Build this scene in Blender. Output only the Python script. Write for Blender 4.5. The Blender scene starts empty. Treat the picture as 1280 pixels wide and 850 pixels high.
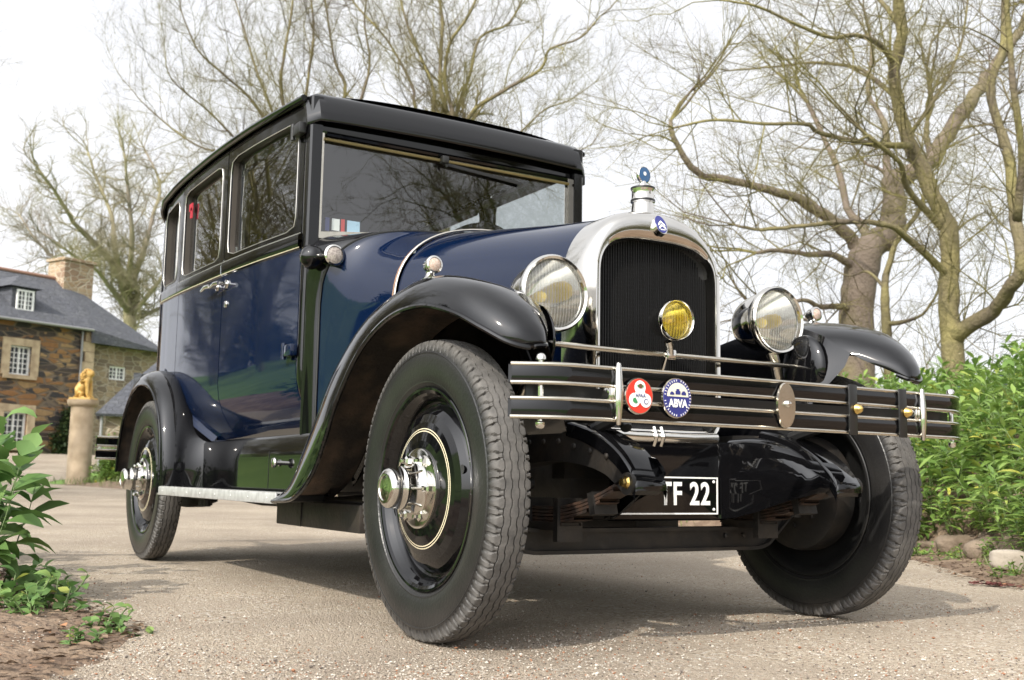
import bpy, bmesh, math, random
import numpy as np
from mathutils import Vector, Matrix, Euler
R = math.radians
scene = bpy.context.scene
col = scene.collection

# ------------------------------------------------------------------ camera, world, sun, exposure
cam = bpy.data.cameras.new('camera')
cam.sensor_width = 36.0
cam.lens = 36.0 * 1362.5 / 1280.0
cam.clip_start = 0.05
cam.clip_end = 2000
cam_ob = bpy.data.objects.new('camera', cam)
col.objects.link(cam_ob)
fw = Vector((-0.84883065, 0.51304072, 0.12757645))
rt = Vector((0.51898941, 0.85462571, 0.01627512))
up = Vector((0.10068032, -0.08002565, 0.9916952))
m = Matrix((rt, up, -fw)).transposed().to_4x4()
m.translation = Vector((2.3979, -1.9407, 0.3986))
cam_ob.matrix_world = m
cam.dof.use_dof = True
cam.dof.focus_distance = 3.1
cam.dof.aperture_fstop = 7.0
scene.camera = cam_ob

SUN_DIR = Vector((0.65, -1.15, 1.0)).normalized()          # towards the sun
SUN_EL = math.asin(SUN_DIR.z)
SUN_AZ = math.atan2(SUN_DIR.x, SUN_DIR.y)
world = bpy.data.worlds.new('World')
scene.world = world
world.use_nodes = True
wn = world.node_tree.nodes
wl = world.node_tree.links
wn.clear()
w_out = wn.new('ShaderNodeOutputWorld')
w_bg = wn.new('ShaderNodeBackground')
w_sky = wn.new('ShaderNodeTexSky')
w_sky.sky_type = 'NISHITA'
w_sky.sun_disc = False
w_sky.sun_elevation = SUN_EL
w_sky.sun_rotation = SUN_AZ
w_sky.air_density = 1.0
w_sky.dust_density = 2.0
w_bg.inputs['Strength'].default_value = 0.12
w_tc = wn.new('ShaderNodeTexCoord')
w_no = wn.new('ShaderNodeTexNoise')
w_no.inputs['Scale'].default_value = 2.2
w_no.inputs['Detail'].default_value = 5
w_ra = wn.new('ShaderNodeValToRGB')
w_ra.color_ramp.elements[0].position = 0.32
w_ra.color_ramp.elements[0].color = (0.82, 0.82, 0.82, 1)
w_ra.color_ramp.elements[1].position = 0.62
w_ra.color_ramp.elements[1].color = (0.97, 0.97, 0.97, 1)
w_mx = wn.new('ShaderNodeMix')
w_mx.data_type = 'RGBA'
wl.new(w_tc.outputs['Generated'], w_no.inputs['Vector'])
wl.new(w_no.outputs['Fac'], w_ra.inputs['Fac'])
wl.new(w_ra.outputs['Color'], w_mx.inputs['Factor'])
wl.new(w_sky.outputs['Color'], w_mx.inputs['A'])
w_mx.inputs['B'].default_value = (9.6, 9.65, 9.9, 1)          # thin bright cloud
# haze and thin cloud scatter forward: the veil is brighter around the sun
w_dot = wn.new('ShaderNodeVectorMath'); w_dot.operation = 'DOT_PRODUCT'
w_dot.inputs[1].default_value = SUN_DIR
wl.new(w_tc.outputs['Generated'], w_dot.inputs[0])
w_cl = wn.new('ShaderNodeMath'); w_cl.operation = 'MAXIMUM'; w_cl.inputs[1].default_value = 0.0
wl.new(w_dot.outputs['Value'], w_cl.inputs[0])
w_pw = wn.new('ShaderNodeMath'); w_pw.operation = 'POWER'; w_pw.inputs[1].default_value = 5.0
wl.new(w_cl.outputs['Value'], w_pw.inputs[0])
w_ma = wn.new('ShaderNodeMath'); w_ma.operation = 'MULTIPLY_ADD'; w_ma.inputs[1].default_value = 4.0; w_ma.inputs[2].default_value = 1.0
wl.new(w_pw.outputs['Value'], w_ma.inputs[0])
w_sc = wn.new('ShaderNodeVectorMath'); w_sc.operation = 'SCALE'
wl.new(w_mx.outputs['Result'], w_sc.inputs['Vector']); wl.new(w_ma.outputs['Value'], w_sc.inputs['Scale'])
wl.new(w_sc.outputs['Vector'], w_bg.inputs['Color'])
wl.new(w_bg.outputs['Background'], w_out.inputs['Surface'])

sl = bpy.data.lights.new('sun', 'SUN')
sl.energy = 5.0
sl.angle = R(0.8)
sl.color = (1.0, 0.93, 0.82)
sun = bpy.data.objects.new('sun', sl)
col.objects.link(sun)
sun.location = (8, -14, 14)
sun.rotation_euler = (-SUN_DIR).to_track_quat('-Z', 'Y').to_euler()

scene.view_settings.view_transform = 'Standard'
scene.view_settings.look = 'None'
scene.view_settings.gamma = 1
scene.view_settings.exposure = 0.0
scene.render.resolution_x = 1024
scene.render.resolution_y = 680
scene.cycles.max_bounces = 8
scene.cycles.transparent_max_bounces = 16

# ------------------------------------------------------------------ helpers
def tag(o, label=None, cat=None, group=None, kind=None):
    if label: o['label'] = label
    if cat: o['category'] = cat
    if group: o['group'] = group
    if kind: o['kind'] = kind
    return o

def empty(name, loc=(0, 0, 0), rz=0.0):
    o = bpy.data.objects.new(name, None)
    col.objects.link(o)
    o.location = loc
    o.rotation_euler = (0, 0, rz)
    o.empty_display_size = 0.2
    return o

def kids(o):
    return [c for c in bpy.data.objects if c.parent == o]

def copy_tree(o, parent=None):
    c = o.copy()
    col.objects.link(c)
    if parent is not None: c.parent = parent
    for k in kids(o): copy_tree(k, c)
    return c

class MB:
    """collects shapes and links them as one mesh object"""
    def __init__(s): s.v = []; s.f = []; s.m = []
    def add(s, vs, fs, mi=0):
        b = len(s.v)
        s.v.extend([tuple(p) for p in vs])
        for f in fs:
            s.f.append(tuple(i + b for i in f)); s.m.append(mi)
        return s
    def grid(s, rows, cu=False, cv=False, mi=0, flip=False):
        n, k = len(rows), len(rows[0])
        vs = [p for r in rows for p in r]
        fs = []
        for i in range(n if cu else n - 1):
            for j in range(k if cv else k - 1):
                a, b = i * k + j, i * k + (j + 1) % k
                c, d = ((i + 1) % n) * k + (j + 1) % k, ((i + 1) % n) * k + j
                fs.append((a, d, c, b) if flip else (a, b, c, d))
        return s.add(vs, fs, mi)
    def box(s, c, d, mi=0, rot=None, bev=0.0):
        hx, hy, hz = d[0] / 2, d[1] / 2, d[2] / 2
        if bev > 0:
            bm = bmesh.new()
            bmesh.ops.create_cube(bm, size=1)
            for v in bm.verts: v.co = Vector((v.co.x * d[0], v.co.y * d[1], v.co.z * d[2]))
            bmesh.ops.bevel(bm, geom=list(bm.edges), offset=bev, segments=2, profile=0.5, affect='EDGES')
            bm.verts.index_update()
            vs = [v.co.copy() for v in bm.verts]
            fs = [tuple(v.index for v in f.verts) for f in bm.faces]
            bm.free()
        else:
            vs = [Vector((x, y, z)) for x in (-hx, hx) for y in (-hy, hy) for z in (-hz, hz)]
            fs = [(0, 1, 3, 2), (4, 6, 7, 5), (0, 4, 5, 1), (2, 3, 7, 6), (0, 2, 6, 4), (1, 5, 7, 3)]
        if rot is not None:
            M = Euler(rot).to_matrix()
            vs = [M @ v for v in vs]
        c = Vector(c)
        return s.add([v + c for v in vs], fs, mi)
    def tube(s, pts, r, n=8, mi=0, caps=True, closed=False, flat=None):
        P = [Vector(p) for p in pts]
        N = len(P)
        rs = r if isinstance(r, (list, tuple)) else [r] * N
        T = []
        for i in range(N):
            if closed: t = P[(i + 1) % N] - P[i - 1]
            else: t = P[min(i + 1, N - 1)] - P[max(i - 1, 0)]
            T.append(t.normalized() if t.length > 1e-9 else Vector((0, 0, 1)))
        a = Vector((0, 0, 1)) if abs(T[0].z) < 0.9 else Vector((1, 0, 0))
        u = (a - T[0] * a.dot(T[0])).normalized()
        rows = []
        for i in range(N):
            u = (u - T[i] * u.dot(T[i]))
            u = u.normalized() if u.length > 1e-9 else T[i].orthogonal().normalized()
            w = T[i].cross(u)
            rows.append([P[i] + (u * math.cos(2 * math.pi * k / n) + w * math.sin(2 * math.pi * k / n)) * rs[i] for k in range(n)])
        b = len(s.v)
        s.grid(rows, cu=closed, cv=True, mi=mi, flip=True)
        if caps and not closed:
            s.f.append(tuple(b + k for k in range(n))); s.m.append(mi)
            s.f.append(tuple(b + (N - 1) * n + k for k in reversed(range(n)))); s.m.append(mi)
        return s
    def lathe(s, prof, c=(0, 0, 0), axis=(0, 0, 1), n=48, mi=0, mis=None):
        ax = Vector(axis).normalized()
        u = ax.orthogonal().normalized(); w = ax.cross(u); c = Vector(c)
        rows = [[c + ax * h + (u * math.cos(2 * math.pi * k / n) + w * math.sin(2 * math.pi * k / n)) * max(r, 1e-5) for k in range(n)] for r, h in prof]
        if mis is None: return s.grid(rows, cv=True, mi=mi, flip=True)
        for i in range(len(rows) - 1): s.grid(rows[i:i + 2], cv=True, mi=mis[i], flip=True)
        return s
    def prism(s, outline, d, mi=0):
        """outline: list of 3D points in a plane, d: extrusion vector"""
        n = len(outline); d = Vector(d)
        vs = [Vector(p) for p in outline] + [Vector(p) + d for p in outline]
        fs = [tuple(range(n)), tuple(range(2 * n - 1, n - 1, -1))]
        fs += [(i, n + i, n + (i + 1) % n, (i + 1) % n) for i in range(n)]
        return s.add(vs, fs, mi)
    def build(s, name, mats, parent=None, smooth=40, loc=None, recalc=False):
        me = bpy.data.meshes.new(name)
        me.from_pydata(s.v, [], s.f)
        for mm in (mats if isinstance(mats, (list, tuple)) else [mats]): me.materials.append(mm)
        if any(s.m): me.polygons.foreach_set('material_index', s.m)
        if recalc:
            bm = bmesh.new(); bm.from_mesh(me)
            bmesh.ops.remove_doubles(bm, verts=bm.verts, dist=1e-5)
            bmesh.ops.recalc_face_normals(bm, faces=bm.faces); bm.to_mesh(me); bm.free()
        if smooth:
            me.shade_smooth()
            if smooth < 180: me.set_sharp_from_angle(angle=R(smooth))
        me.update()
        o = bpy.data.objects.new(name, me)
        col.objects.link(o)
        if parent is not None: o.parent = parent
        if loc is not None: o.location = loc
        return o

def lerp(a, b, t): return a + (b - a) * t
def ss(a, b, x):
    t = min(1, max(0, (x - a) / (b - a)))
    return t * t * (3 - 2 * t)
def interp(keys, x):
    """piecewise linear through sorted (x, y)"""
    if x <= keys[0][0]: return keys[0][1]
    for (a, p), (b, q) in zip(keys, keys[1:]):
        if x <= b: return lerp(p, q, (x - a) / (b - a))
    return keys[-1][1]
def catmull(K, n):
    """smooth resample of a list of numeric tuples, n points per span"""
    out = []
    K = [np.array(k, float) for k in K]
    for i in range(len(K) - 1):
        p0 = K[i - 1] if i > 0 else 2 * K[0] - K[1]
        p1, p2 = K[i], K[i + 1]
        p3 = K[i + 2] if i + 2 < len(K) else 2 * K[-1] - K[-2]
        for j in range(n):
            t = j / n
            out.append(0.5 * (2 * p1 + (p2 - p0) * t + (2 * p0 - 5 * p1 + 4 * p2 - p3) * t * t + (3 * p1 - p0 - 3 * p2 + p3) * t ** 3))
    out.append(K[-1])
    return out

# ------------------------------------------------------------------ materials
def new_mat(name):
    mt = bpy.data.materials.new(name)
    mt.use_nodes = True
    nt = mt.node_tree
    return mt, nt, nt.nodes['Principled BSDF']

def mat(name, base, rough=0.5, metal=0.0, coat=0.0, noise=None, bump=None, spec=None, sheen=None):
    """noise=(scale, colour2, detail, lo, hi) mottles the colour; bump=(scale, strength, dist)"""
    mt, nt, b = new_mat(name)
    b.inputs['Base Color'].default_value = (*base, 1)
    b.inputs['Roughness'].default_value = rough
    b.inputs['Metallic'].default_value = metal
    b.inputs['Coat Weight'].default_value = coat
    b.inputs['Coat Roughness'].default_value = 0.03
    if spec is not None: b.inputs['Specular IOR Level'].default_value = spec
    tc = None
    if noise or bump:
        tc = nt.nodes.new('ShaderNodeTexCoord')
    if noise:
        sc, c2, det, lo, hi = noise
        n = nt.nodes.new('ShaderNodeTexNoise'); n.inputs['Scale'].default_value = sc; n.inputs['Detail'].default_value = det
        r = nt.nodes.new('ShaderNodeValToRGB')
        r.color_ramp.elements[0].position = lo; r.color_ramp.elements[0].color = (*base, 1)
        r.color_ramp.elements[1].position = hi; r.color_ramp.elements[1].color = (*c2, 1)
        nt.links.new(tc.outputs['Object'], n.inputs['Vector'])
        nt.links.new(n.outputs['Fac'], r.inputs['Fac'])
        nt.links.new(r.outputs['Color'], b.inputs['Base Color'])
    if bump:
        sc, st, di = bump
        n2 = nt.nodes.new('ShaderNodeTexNoise'); n2.inputs['Scale'].default_value = sc; n2.inputs['Detail'].default_value = 6
        bp = nt.nodes.new('ShaderNodeBump'); bp.inputs['Strength'].default_value = st; bp.inputs['Distance'].default_value = di
        nt.links.new(tc.outputs['Object'], n2.inputs['Vector'])
        nt.links.new(n2.outputs['Fac'], bp.inputs['Height'])
        nt.links.new(bp.outputs['Normal'], b.inputs['Normal'])
    return mt

def paint(name, base, dust=0.012):
    """glossy coach paint: faint orange-peel and a film of dust that roughens it unevenly"""
    mt, nt, b = new_mat(name)
    b.inputs['Base Color'].default_value = (*base, 1)
    b.inputs['Roughness'].default_value = 0.12
    b.inputs['Coat Weight'].default_value = 0.1
    b.inputs['Specular IOR Level'].default_value = 0.46
    b.inputs['Coat Roughness'].default_value = 0.02
    tc = nt.nodes.new('ShaderNodeTexCoord')
    n = nt.nodes.new('ShaderNodeTexNoise'); n.inputs['Scale'].default_value = 7; n.inputs['Detail'].default_value = 7
    r = nt.nodes.new('ShaderNodeMapRange')
    r.inputs['From Min'].default_value = 0.35; r.inputs['From Max'].default_value = 0.75
    r.inputs['To Min'].default_value = 0.03; r.inputs['To Max'].default_value = 0.1
    nt.links.new(tc.outputs['Object'], n.inputs['Vector'])
    nt.links.new(n.outputs['Fac'], r.inputs['Value'])
    nt.links.new(r.outputs['Result'], b.inputs['Roughness'])
    n2 = nt.nodes.new('ShaderNodeTexNoise'); n2.inputs['Scale'].default_value = 3.0; n2.inputs['Detail'].default_value = 2
    bp = nt.nodes.new('ShaderNodeBump'); bp.inputs['Strength'].default_value = 0.05; bp.inputs['Distance'].default_value = 0.012
    nt.links.new(tc.outputs['Object'], n2.inputs['Vector'])
    nt.links.new(n2.outputs['Fac'], bp.inputs['Height'])
    nt.links.new(bp.outputs['Normal'], b.inputs['Normal'])
    nt.links.new(bp.outputs['Normal'], b.inputs['Coat Normal'])
    # specks of dust
    n3 = nt.nodes.new('ShaderNodeTexNoise'); n3.inputs['Scale'].default_value = 260; n3.inputs['Detail'].default_value = 2
    r3 = nt.nodes.new('ShaderNodeMapRange')
    r3.inputs['From Min'].default_value = 0.62; r3.inputs['From Max'].default_value = 0.8
    r3.inputs['To Max'].default_value = dust * 4
    mx = nt.nodes.new('ShaderNodeMix'); mx.data_type = 'RGBA'
    mx.inputs['A'].default_value = (*base, 1); mx.inputs['B'].default_value = (0.3, 0.27, 0.22, 1)
    nt.links.new(tc.outputs['Object'], n3.inputs['Vector'])
    nt.links.new(n3.outputs['Fac'], r3.inputs['Value'])
    nt.links.new(r3.outputs['Result'], mx.inputs['Factor'])
    nt.links.new(mx.outputs['Result'], b.inputs['Base Color'])
    return mt

def glass_mat(name, tint=(0.85, 0.88, 0.87), ior=1.5, boost=2.1):
    mt = bpy.data.materials.new(name); mt.use_nodes = True
    nt = mt.node_tree; nt.nodes.clear()
    o = nt.nodes.new('ShaderNodeOutputMaterial'); mx = nt.nodes.new('ShaderNodeMixShader')
    t = nt.nodes.new('ShaderNodeBsdfTransparent'); g = nt.nodes.new('ShaderNodeBsdfGlossy')
    # Schlick reflectance of a pane, the same from both sides
    ge = nt.nodes.new('ShaderNodeNewGeometry'); dt = nt.nodes.new('ShaderNodeVectorMath'); dt.operation = 'DOT_PRODUCT'
    nt.links.new(ge.outputs['Normal'], dt.inputs[0]); nt.links.new(ge.outputs['Incoming'], dt.inputs[1])
    ab = nt.nodes.new('ShaderNodeMath'); ab.operation = 'ABSOLUTE'; nt.links.new(dt.outputs['Value'], ab.inputs[0])
    om = nt.nodes.new('ShaderNodeMath'); om.operation = 'SUBTRACT'; om.inputs[0].default_value = 1.0; nt.links.new(ab.outputs['Value'], om.inputs[1])
    pw = nt.nodes.new('ShaderNodeMath'); pw.operation = 'POWER'; pw.inputs[1].default_value = 5.0; nt.links.new(om.outputs['Value'], pw.inputs[0])
    fr = nt.nodes.new('ShaderNodeMath'); fr.operation = 'MULTIPLY_ADD'; fr.inputs[1].default_value = 0.96; fr.inputs[2].default_value = 0.04; nt.links.new(pw.outputs['Value'], fr.inputs[0])
    t.inputs['Color'].default_value = (*tint, 1)
    g.inputs['Roughness'].default_value = 0.0
    g.inputs['Color'].default_value = (1, 1, 1, 1)
    ad = nt.nodes.new('ShaderNodeMath'); ad.operation = 'MULTIPLY'; ad.inputs[1].default_value = boost; ad.use_clamp = True
    nt.links.new(fr.outputs['Value'], ad.inputs[0])
    nt.links.new(ad.outputs['Value'], mx.inputs['Fac'])
    nt.links.new(t.outputs['BSDF'], mx.inputs[1]); nt.links.new(g.outputs['BSDF'], mx.inputs[2])
    nt.links.new(mx.outputs['Shader'], o.inputs['Surface'])
    return mt

BLACK = paint('black_coach_paint', (0.003, 0.003, 0.0035), 0.004)
BLUE = paint('dark_blue_coach_paint', (0.0018, 0.0068, 0.025))
SATIN = mat('satin_black_metal', (0.012, 0.012, 0.012), 0.38, bump=(60, 0.2, 0.002))
GRIME = mat('grimy_black_metal', (0.011, 0.010, 0.009), 0.55, noise=(14, (0.035, 0.027, 0.02), 8, 0.45, 0.8), bump=(45, 0.5, 0.004))
MUD = mat('muddy_wing_underside', (0.03, 0.025, 0.021), 0.85, noise=(9, (0.13, 0.09, 0.062), 10, 0.42, 0.75), bump=(70, 0.6, 0.006))
CHROME = mat('nickel_plate', (0.72, 0.70, 0.66), 0.09, 1.0, noise=(5, (0.62, 0.6, 0.56), 5, 0.4, 0.7))
NICKEL = mat('dull_nickel', (0.62, 0.58, 0.5), 0.2, 1.0, noise=(18, (0.5, 0.47, 0.4), 6, 0.4, 0.75))
ALU = mat('scuffed_aluminium', (0.6, 0.6, 0.59), 0.5, 0.6, noise=(30, (0.45, 0.45, 0.44), 6, 0.4, 0.7))
BRASS = mat('brass', (0.66, 0.47, 0.16), 0.25, 1.0)
GOLD_LINE = mat('cream_gold_line_paint', (0.55, 0.49, 0.34), 0.4)
SILVER_LINE = mat('silver_bead', (0.62, 0.6, 0.56), 0.3, 0.8)
GLASS = glass_mat('window_glass', (0.6, 0.63, 0.63), boost=2.1)
SCREEN = glass_mat('windscreen_glass', (0.8, 0.83, 0.83), boost=3.0)
def fluted(name, tint, body, k):
    """pressed lamp glass: mostly clear, partly scattering, with vertical flutes"""
    mt = glass_mat(name, tint, boost=1.6)
    nt = mt.node_tree
    o = nt.nodes['Material Output']; base = o.inputs['Surface'].links[0].from_socket
    b = nt.nodes.new('ShaderNodeBsdfPrincipled'); b.inputs['Base Color'].default_value = (*body, 1); b.inputs['Roughness'].default_value = 0.15
    t = nt.nodes.new('ShaderNodeBsdfTranslucent'); t.inputs['Color'].default_value = (*body, 1)
    m1 = nt.nodes.new('ShaderNodeMixShader'); m1.inputs['Fac'].default_value = 0.4
    nt.links.new(b.outputs['BSDF'], m1.inputs[1]); nt.links.new(t.outputs['BSDF'], m1.inputs[2])
    tc = nt.nodes.new('ShaderNodeTexCoord'); w = nt.nodes.new('ShaderNodeTexWave'); w.bands_direction = 'Y'; w.inputs['Scale'].default_value = 34; w.inputs['Distortion'].default_value = 0.4
    nt.links.new(tc.outputs['Object'], w.inputs['Vector'])
    bp = nt.nodes.new('ShaderNodeBump'); bp.inputs['Strength'].default_value = 0.35; bp.inputs['Distance'].default_value = 0.004
    nt.links.new(w.outputs['Fac'], bp.inputs['Height'])
    nt.links.new(bp.outputs['Normal'], b.inputs['Normal'])
    for n in nt.nodes:
        if n.bl_idname == 'ShaderNodeBsdfGlossy': nt.links.new(bp.outputs['Normal'], n.inputs['Normal'])
    mr = nt.nodes.new('ShaderNodeMapRange'); mr.inputs['To Min'].default_value = k * 0.5; mr.inputs['To Max'].default_value = k * 1.4
    nt.links.new(w.outputs['Fac'], mr.inputs['Value'])
    m2 = nt.nodes.new('ShaderNodeMixShader'); nt.links.new(mr.outputs['Result'], m2.inputs['Fac'])
    nt.links.new(base, m2.inputs[1]); nt.links.new(m1.outputs['Shader'], m2.inputs[2]); nt.links.new(m2.outputs['Shader'], o.inputs['Surface'])
    return mt
LENS = fluted('lamp_lens_glass', (0.96, 0.97, 0.95), (0.82, 0.84, 0.82), 0.2)
YLENS = fluted('yellow_lamp_glass', (0.98, 0.88, 0.35), (0.88, 0.7, 0.08), 0.24)
RUBBER_BLACK = mat('black_rubber', (0.016, 0.016, 0.017), 0.5)
INTERIOR = mat('dark_interior_trim', (0.035, 0.028, 0.022), 0.8)
SEATM = mat('brown_leather_seat', (0.06, 0.032, 0.02), 0.5)
WHITE_P = mat('white_enamel', (0.8, 0.8, 0.78), 0.35)
RED_P = mat('red_enamel', (0.55, 0.035, 0.02), 0.3)
NAVY_P = mat('navy_enamel', (0.025, 0.03, 0.16), 0.3)
CREAM_P = mat('cream_enamel', (0.7, 0.66, 0.52), 0.35)
GREEN_P = mat('green_enamel', (0.04, 0.22, 0.08), 0.35)
SKYB_P = mat('pale_blue_sticker', (0.42, 0.6, 0.74), 0.4)
REDFAB = mat('red_fabric', (0.34, 0.015, 0.03), 0.7)
CORE = mat('radiator_core_black', (0.006, 0.006, 0.006), 0.7, spec=0.15)
RUST = mat('rusty_spring_steel', (0.022, 0.016, 0.013), 0.6, noise=(30, (0.07, 0.038, 0.024), 6, 0.4, 0.7))

def tyre_mat():
    mt, nt, b = new_mat('dusty_tyre_rubber')
    tc = nt.nodes.new('ShaderNodeTexCoord')
    sp = nt.nodes.new('ShaderNodeSeparateXYZ')
    nt.links.new(tc.outputs['Object'], sp.inputs['Vector'])
    cb = nt.nodes.new('ShaderNodeCombineXYZ')
    nt.links.new(sp.outputs['X'], cb.inputs['X']); nt.links.new(sp.outputs['Z'], cb.inputs['Y'])
    ln = nt.nodes.new('ShaderNodeVectorMath'); ln.operation = 'LENGTH'
    nt.links.new(cb.outputs['Vector'], ln.inputs[0])
    mr = nt.nodes.new('ShaderNodeMapRange')
    mr.inputs['From Min'].default_value = 0.342; mr.inputs['From Max'].default_value = 0.366
    nt.links.new(ln.outputs['Value'], mr.inputs['Value'])
    n = nt.nodes.new('ShaderNodeTexNoise'); n.inputs['Scale'].default_value = 28; n.inputs['Detail'].default_value = 9; n.inputs['Roughness'].default_value = 0.7
    nt.links.new(tc.outputs['Object'], n.inputs['Vector'])
    r = nt.nodes.new('ShaderNodeValToRGB')
    r.color_ramp.elements[0].position = 0.3; r.color_ramp.elements[0].color = (0.05, 0.048, 0.046, 1)
    r.color_ramp.elements[1].position = 0.75; r.color_ramp.elements[1].color = (0.135, 0.127, 0.118, 1)
    nt.links.new(n.outputs['Fac'], r.inputs['Fac'])
    n2 = nt.nodes.new('ShaderNodeTexNoise'); n2.inputs['Scale'].default_value = 6; n2.inputs['Detail'].default_value = 5
    nt.links.new(tc.outputs['Object'], n2.inputs['Vector'])
    r2 = nt.nodes.new('ShaderNodeValToRGB')
    r2.color_ramp.elements[0].position = 0.35; r2.color_ramp.elements[0].color = (0.010, 0.010, 0.0105, 1)
    r2.color_ramp.elements[1].position = 0.8; r2.color_ramp.elements[1].color = (0.024, 0.023, 0.022, 1)
    nt.links.new(n2.outputs['Fac'], r2.inputs['Fac'])
    mx = nt.nodes.new('ShaderNodeMix'); mx.data_type = 'RGBA'
    nt.links.new(mr.outputs['Result'], mx.inputs['Factor'])
    nt.links.new(r2.outputs['Color'], mx.inputs['A']); nt.links.new(r.outputs['Color'], mx.inputs['B'])
    nt.links.new(mx.outputs['Result'], b.inputs['Base Color'])
    mr2 = nt.nodes.new('ShaderNodeMapRange')
    mr2.inputs['To Min'].default_value = 0.36; mr2.inputs['To Max'].default_value = 0.8
    nt.links.new(mr.outputs['Result'], mr2.inputs['Value'])
    nt.links.new(mr2.outputs['Result'], b.inputs['Roughness'])
    bp = nt.nodes.new('ShaderNodeBump'); bp.inputs['Strength'].default_value = 0.35; bp.inputs['Distance'].default_value = 0.003
    n3 = nt.nodes.new('ShaderNodeTexNoise'); n3.inputs['Scale'].default_value = 120; n3.inputs['Detail'].default_value = 5
    nt.links.new(tc.outputs['Object'], n3.inputs['Vector'])
    nt.links.new(n3.outputs['Fac'], bp.inputs['Height'])
    nt.links.new(bp.outputs['Normal'], b.inputs['Normal'])
    return mt
TYRE = tyre_mat()

# ------------------------------------------------------------------ setting materials
def ground_mat():
    mt, nt, b = new_mat('tar_and_chip_gravel')
    N, L = nt.nodes, nt.links
    geo = N.new('ShaderNodeTexCoord')
    P = geo.outputs['Object']
    def noise(sc, det=5, ro=0.6):
        n = N.new('ShaderNodeTexNoise'); n.inputs['Scale'].default_value = sc; n.inputs['Detail'].default_value = det
        n.inputs['Roughness'].default_value = ro; L.new(P, n.inputs['Vector']); return n.outputs['Fac']
    def ramp(src, *els):
        r = N.new('ShaderNodeValToRGB')
        while len(r.color_ramp.elements) < len(els): r.color_ramp.elements.new(0.5)
        for e, (p, c) in zip(r.color_ramp.elements, els): e.position = p; e.color = (*c, 1)
        L.new(src, r.inputs['Fac']); return r.outputs['Color']
    def mix(f, a, c):
        x = N.new('ShaderNodeMix'); x.data_type = 'RGBA'
        for k, v in (('Factor', f), ('A', a), ('B', c)):
            if hasattr(v, 'links'): L.new(v, x.inputs[k])
            elif isinstance(v, tuple): x.inputs[k].default_value = (*v, 1)
            else: x.inputs[k].default_value = v
        return x.outputs['Result']
    v = N.new('ShaderNodeTexVoronoi'); v.inputs['Scale'].default_value = 105; v.feature = 'F1'
    L.new(P, v.inputs['Vector'])
    v2 = N.new('ShaderNodeTexVoronoi'); v2.inputs['Scale'].default_value = 240
    L.new(P, v2.inputs['Vector'])
    sx = N.new('ShaderNodeSeparateColor'); L.new(v.outputs['Color'], sx.inputs['Color'])
    sx2 = N.new('ShaderNodeSeparateColor'); L.new(v2.outputs['Color'], sx2.inputs['Color'])
    chips = ramp(sx.outputs['Red'], (0.0, (0.15, 0.12, 0.09)), (0.22, (0.34, 0.275, 0.205)), (0.55, (0.47, 0.395, 0.30)), (0.85, (0.58, 0.505, 0.41)), (0.97, (0.7, 0.66, 0.6)))
    fine = ramp(sx2.outputs['Green'], (0.0, (0.21, 0.17, 0.13)), (0.5, (0.42, 0.35, 0.27)), (1.0, (0.56, 0.485, 0.39)))
    c = mix(ramp(noise(3.2, 6), (0.38, (0, 0, 0)), (0.62, (1, 1, 1))), fine, chips)
    c = mix(0.2, c, (0.48, 0.40, 0.305))
    gap = N.new('ShaderNodeMapRange'); gap.inputs['From Min'].default_value = 0.004; gap.inputs['From Max'].default_value = 0.0075
    L.new(v.outputs['Distance'], gap.inputs['Value'])
    # large worn and darker patches
    c = mix(ramp(noise(0.55, 7), (0.40, (0, 0, 0)), (0.66, (0.65, 0.65, 0.65))), c, (0.23, 0.19, 0.148))
    c = mix(ramp(noise(1.7, 8, 0.7), (0.6, (0, 0, 0)), (0.8, (0.6, 0.6, 0.6))), c, (0.44, 0.385, 0.31))
    # rusty leaf crumbs
    c = mix(ramp(noise(34, 3), (0.69, (0, 0, 0)), (0.74, (0.8, 0.8, 0.8))), c, (0.13, 0.07, 0.04))
    L.new(c, b.inputs['Base Color'])
    b.inputs['Roughness'].default_value = 0.88
    b.inputs['Specular IOR Level'].default_value = 0.25
    ad = N.new('ShaderNodeMath'); ad.operation = 'ADD'
    sub = N.new('ShaderNodeMath'); sub.operation = 'MULTIPLY'; sub.inputs[1].default_value = -70.0
    L.new(v.outputs['Distance'], sub.inputs[0])
    mul = N.new('ShaderNodeMath'); mul.operation = 'MULTIPLY'; mul.inputs[1].default_value = -60.0
    L.new(v2.outputs['Distance'], mul.inputs[0])
    L.new(sub.outputs['Value'], ad.inputs[0]); L.new(mul.outputs['Value'], ad.inputs[1])
    bp = N.new('ShaderNodeBump'); bp.inputs['Strength'].default_value = 0.55; bp.inputs['Distance'].default_value = 0.004
    L.new(ad.outputs['Value'], bp.inputs['Height']); L.new(bp.outputs['Normal'], b.inputs['Normal'])
    return mt
GRAVEL = ground_mat()
SOIL = mat('garden_soil', (0.13, 0.085, 0.055), 0.95, noise=(6, (0.26, 0.19, 0.13), 10, 0.4, 0.68), bump=(38, 0.9, 0.03))
GRASSM = mat('grass_ground', (0.11, 0.215, 0.035), 0.9, noise=(1.4, (0.18, 0.30, 0.06), 10, 0.35, 0.7), bump=(25, 1.0, 0.05))

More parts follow.
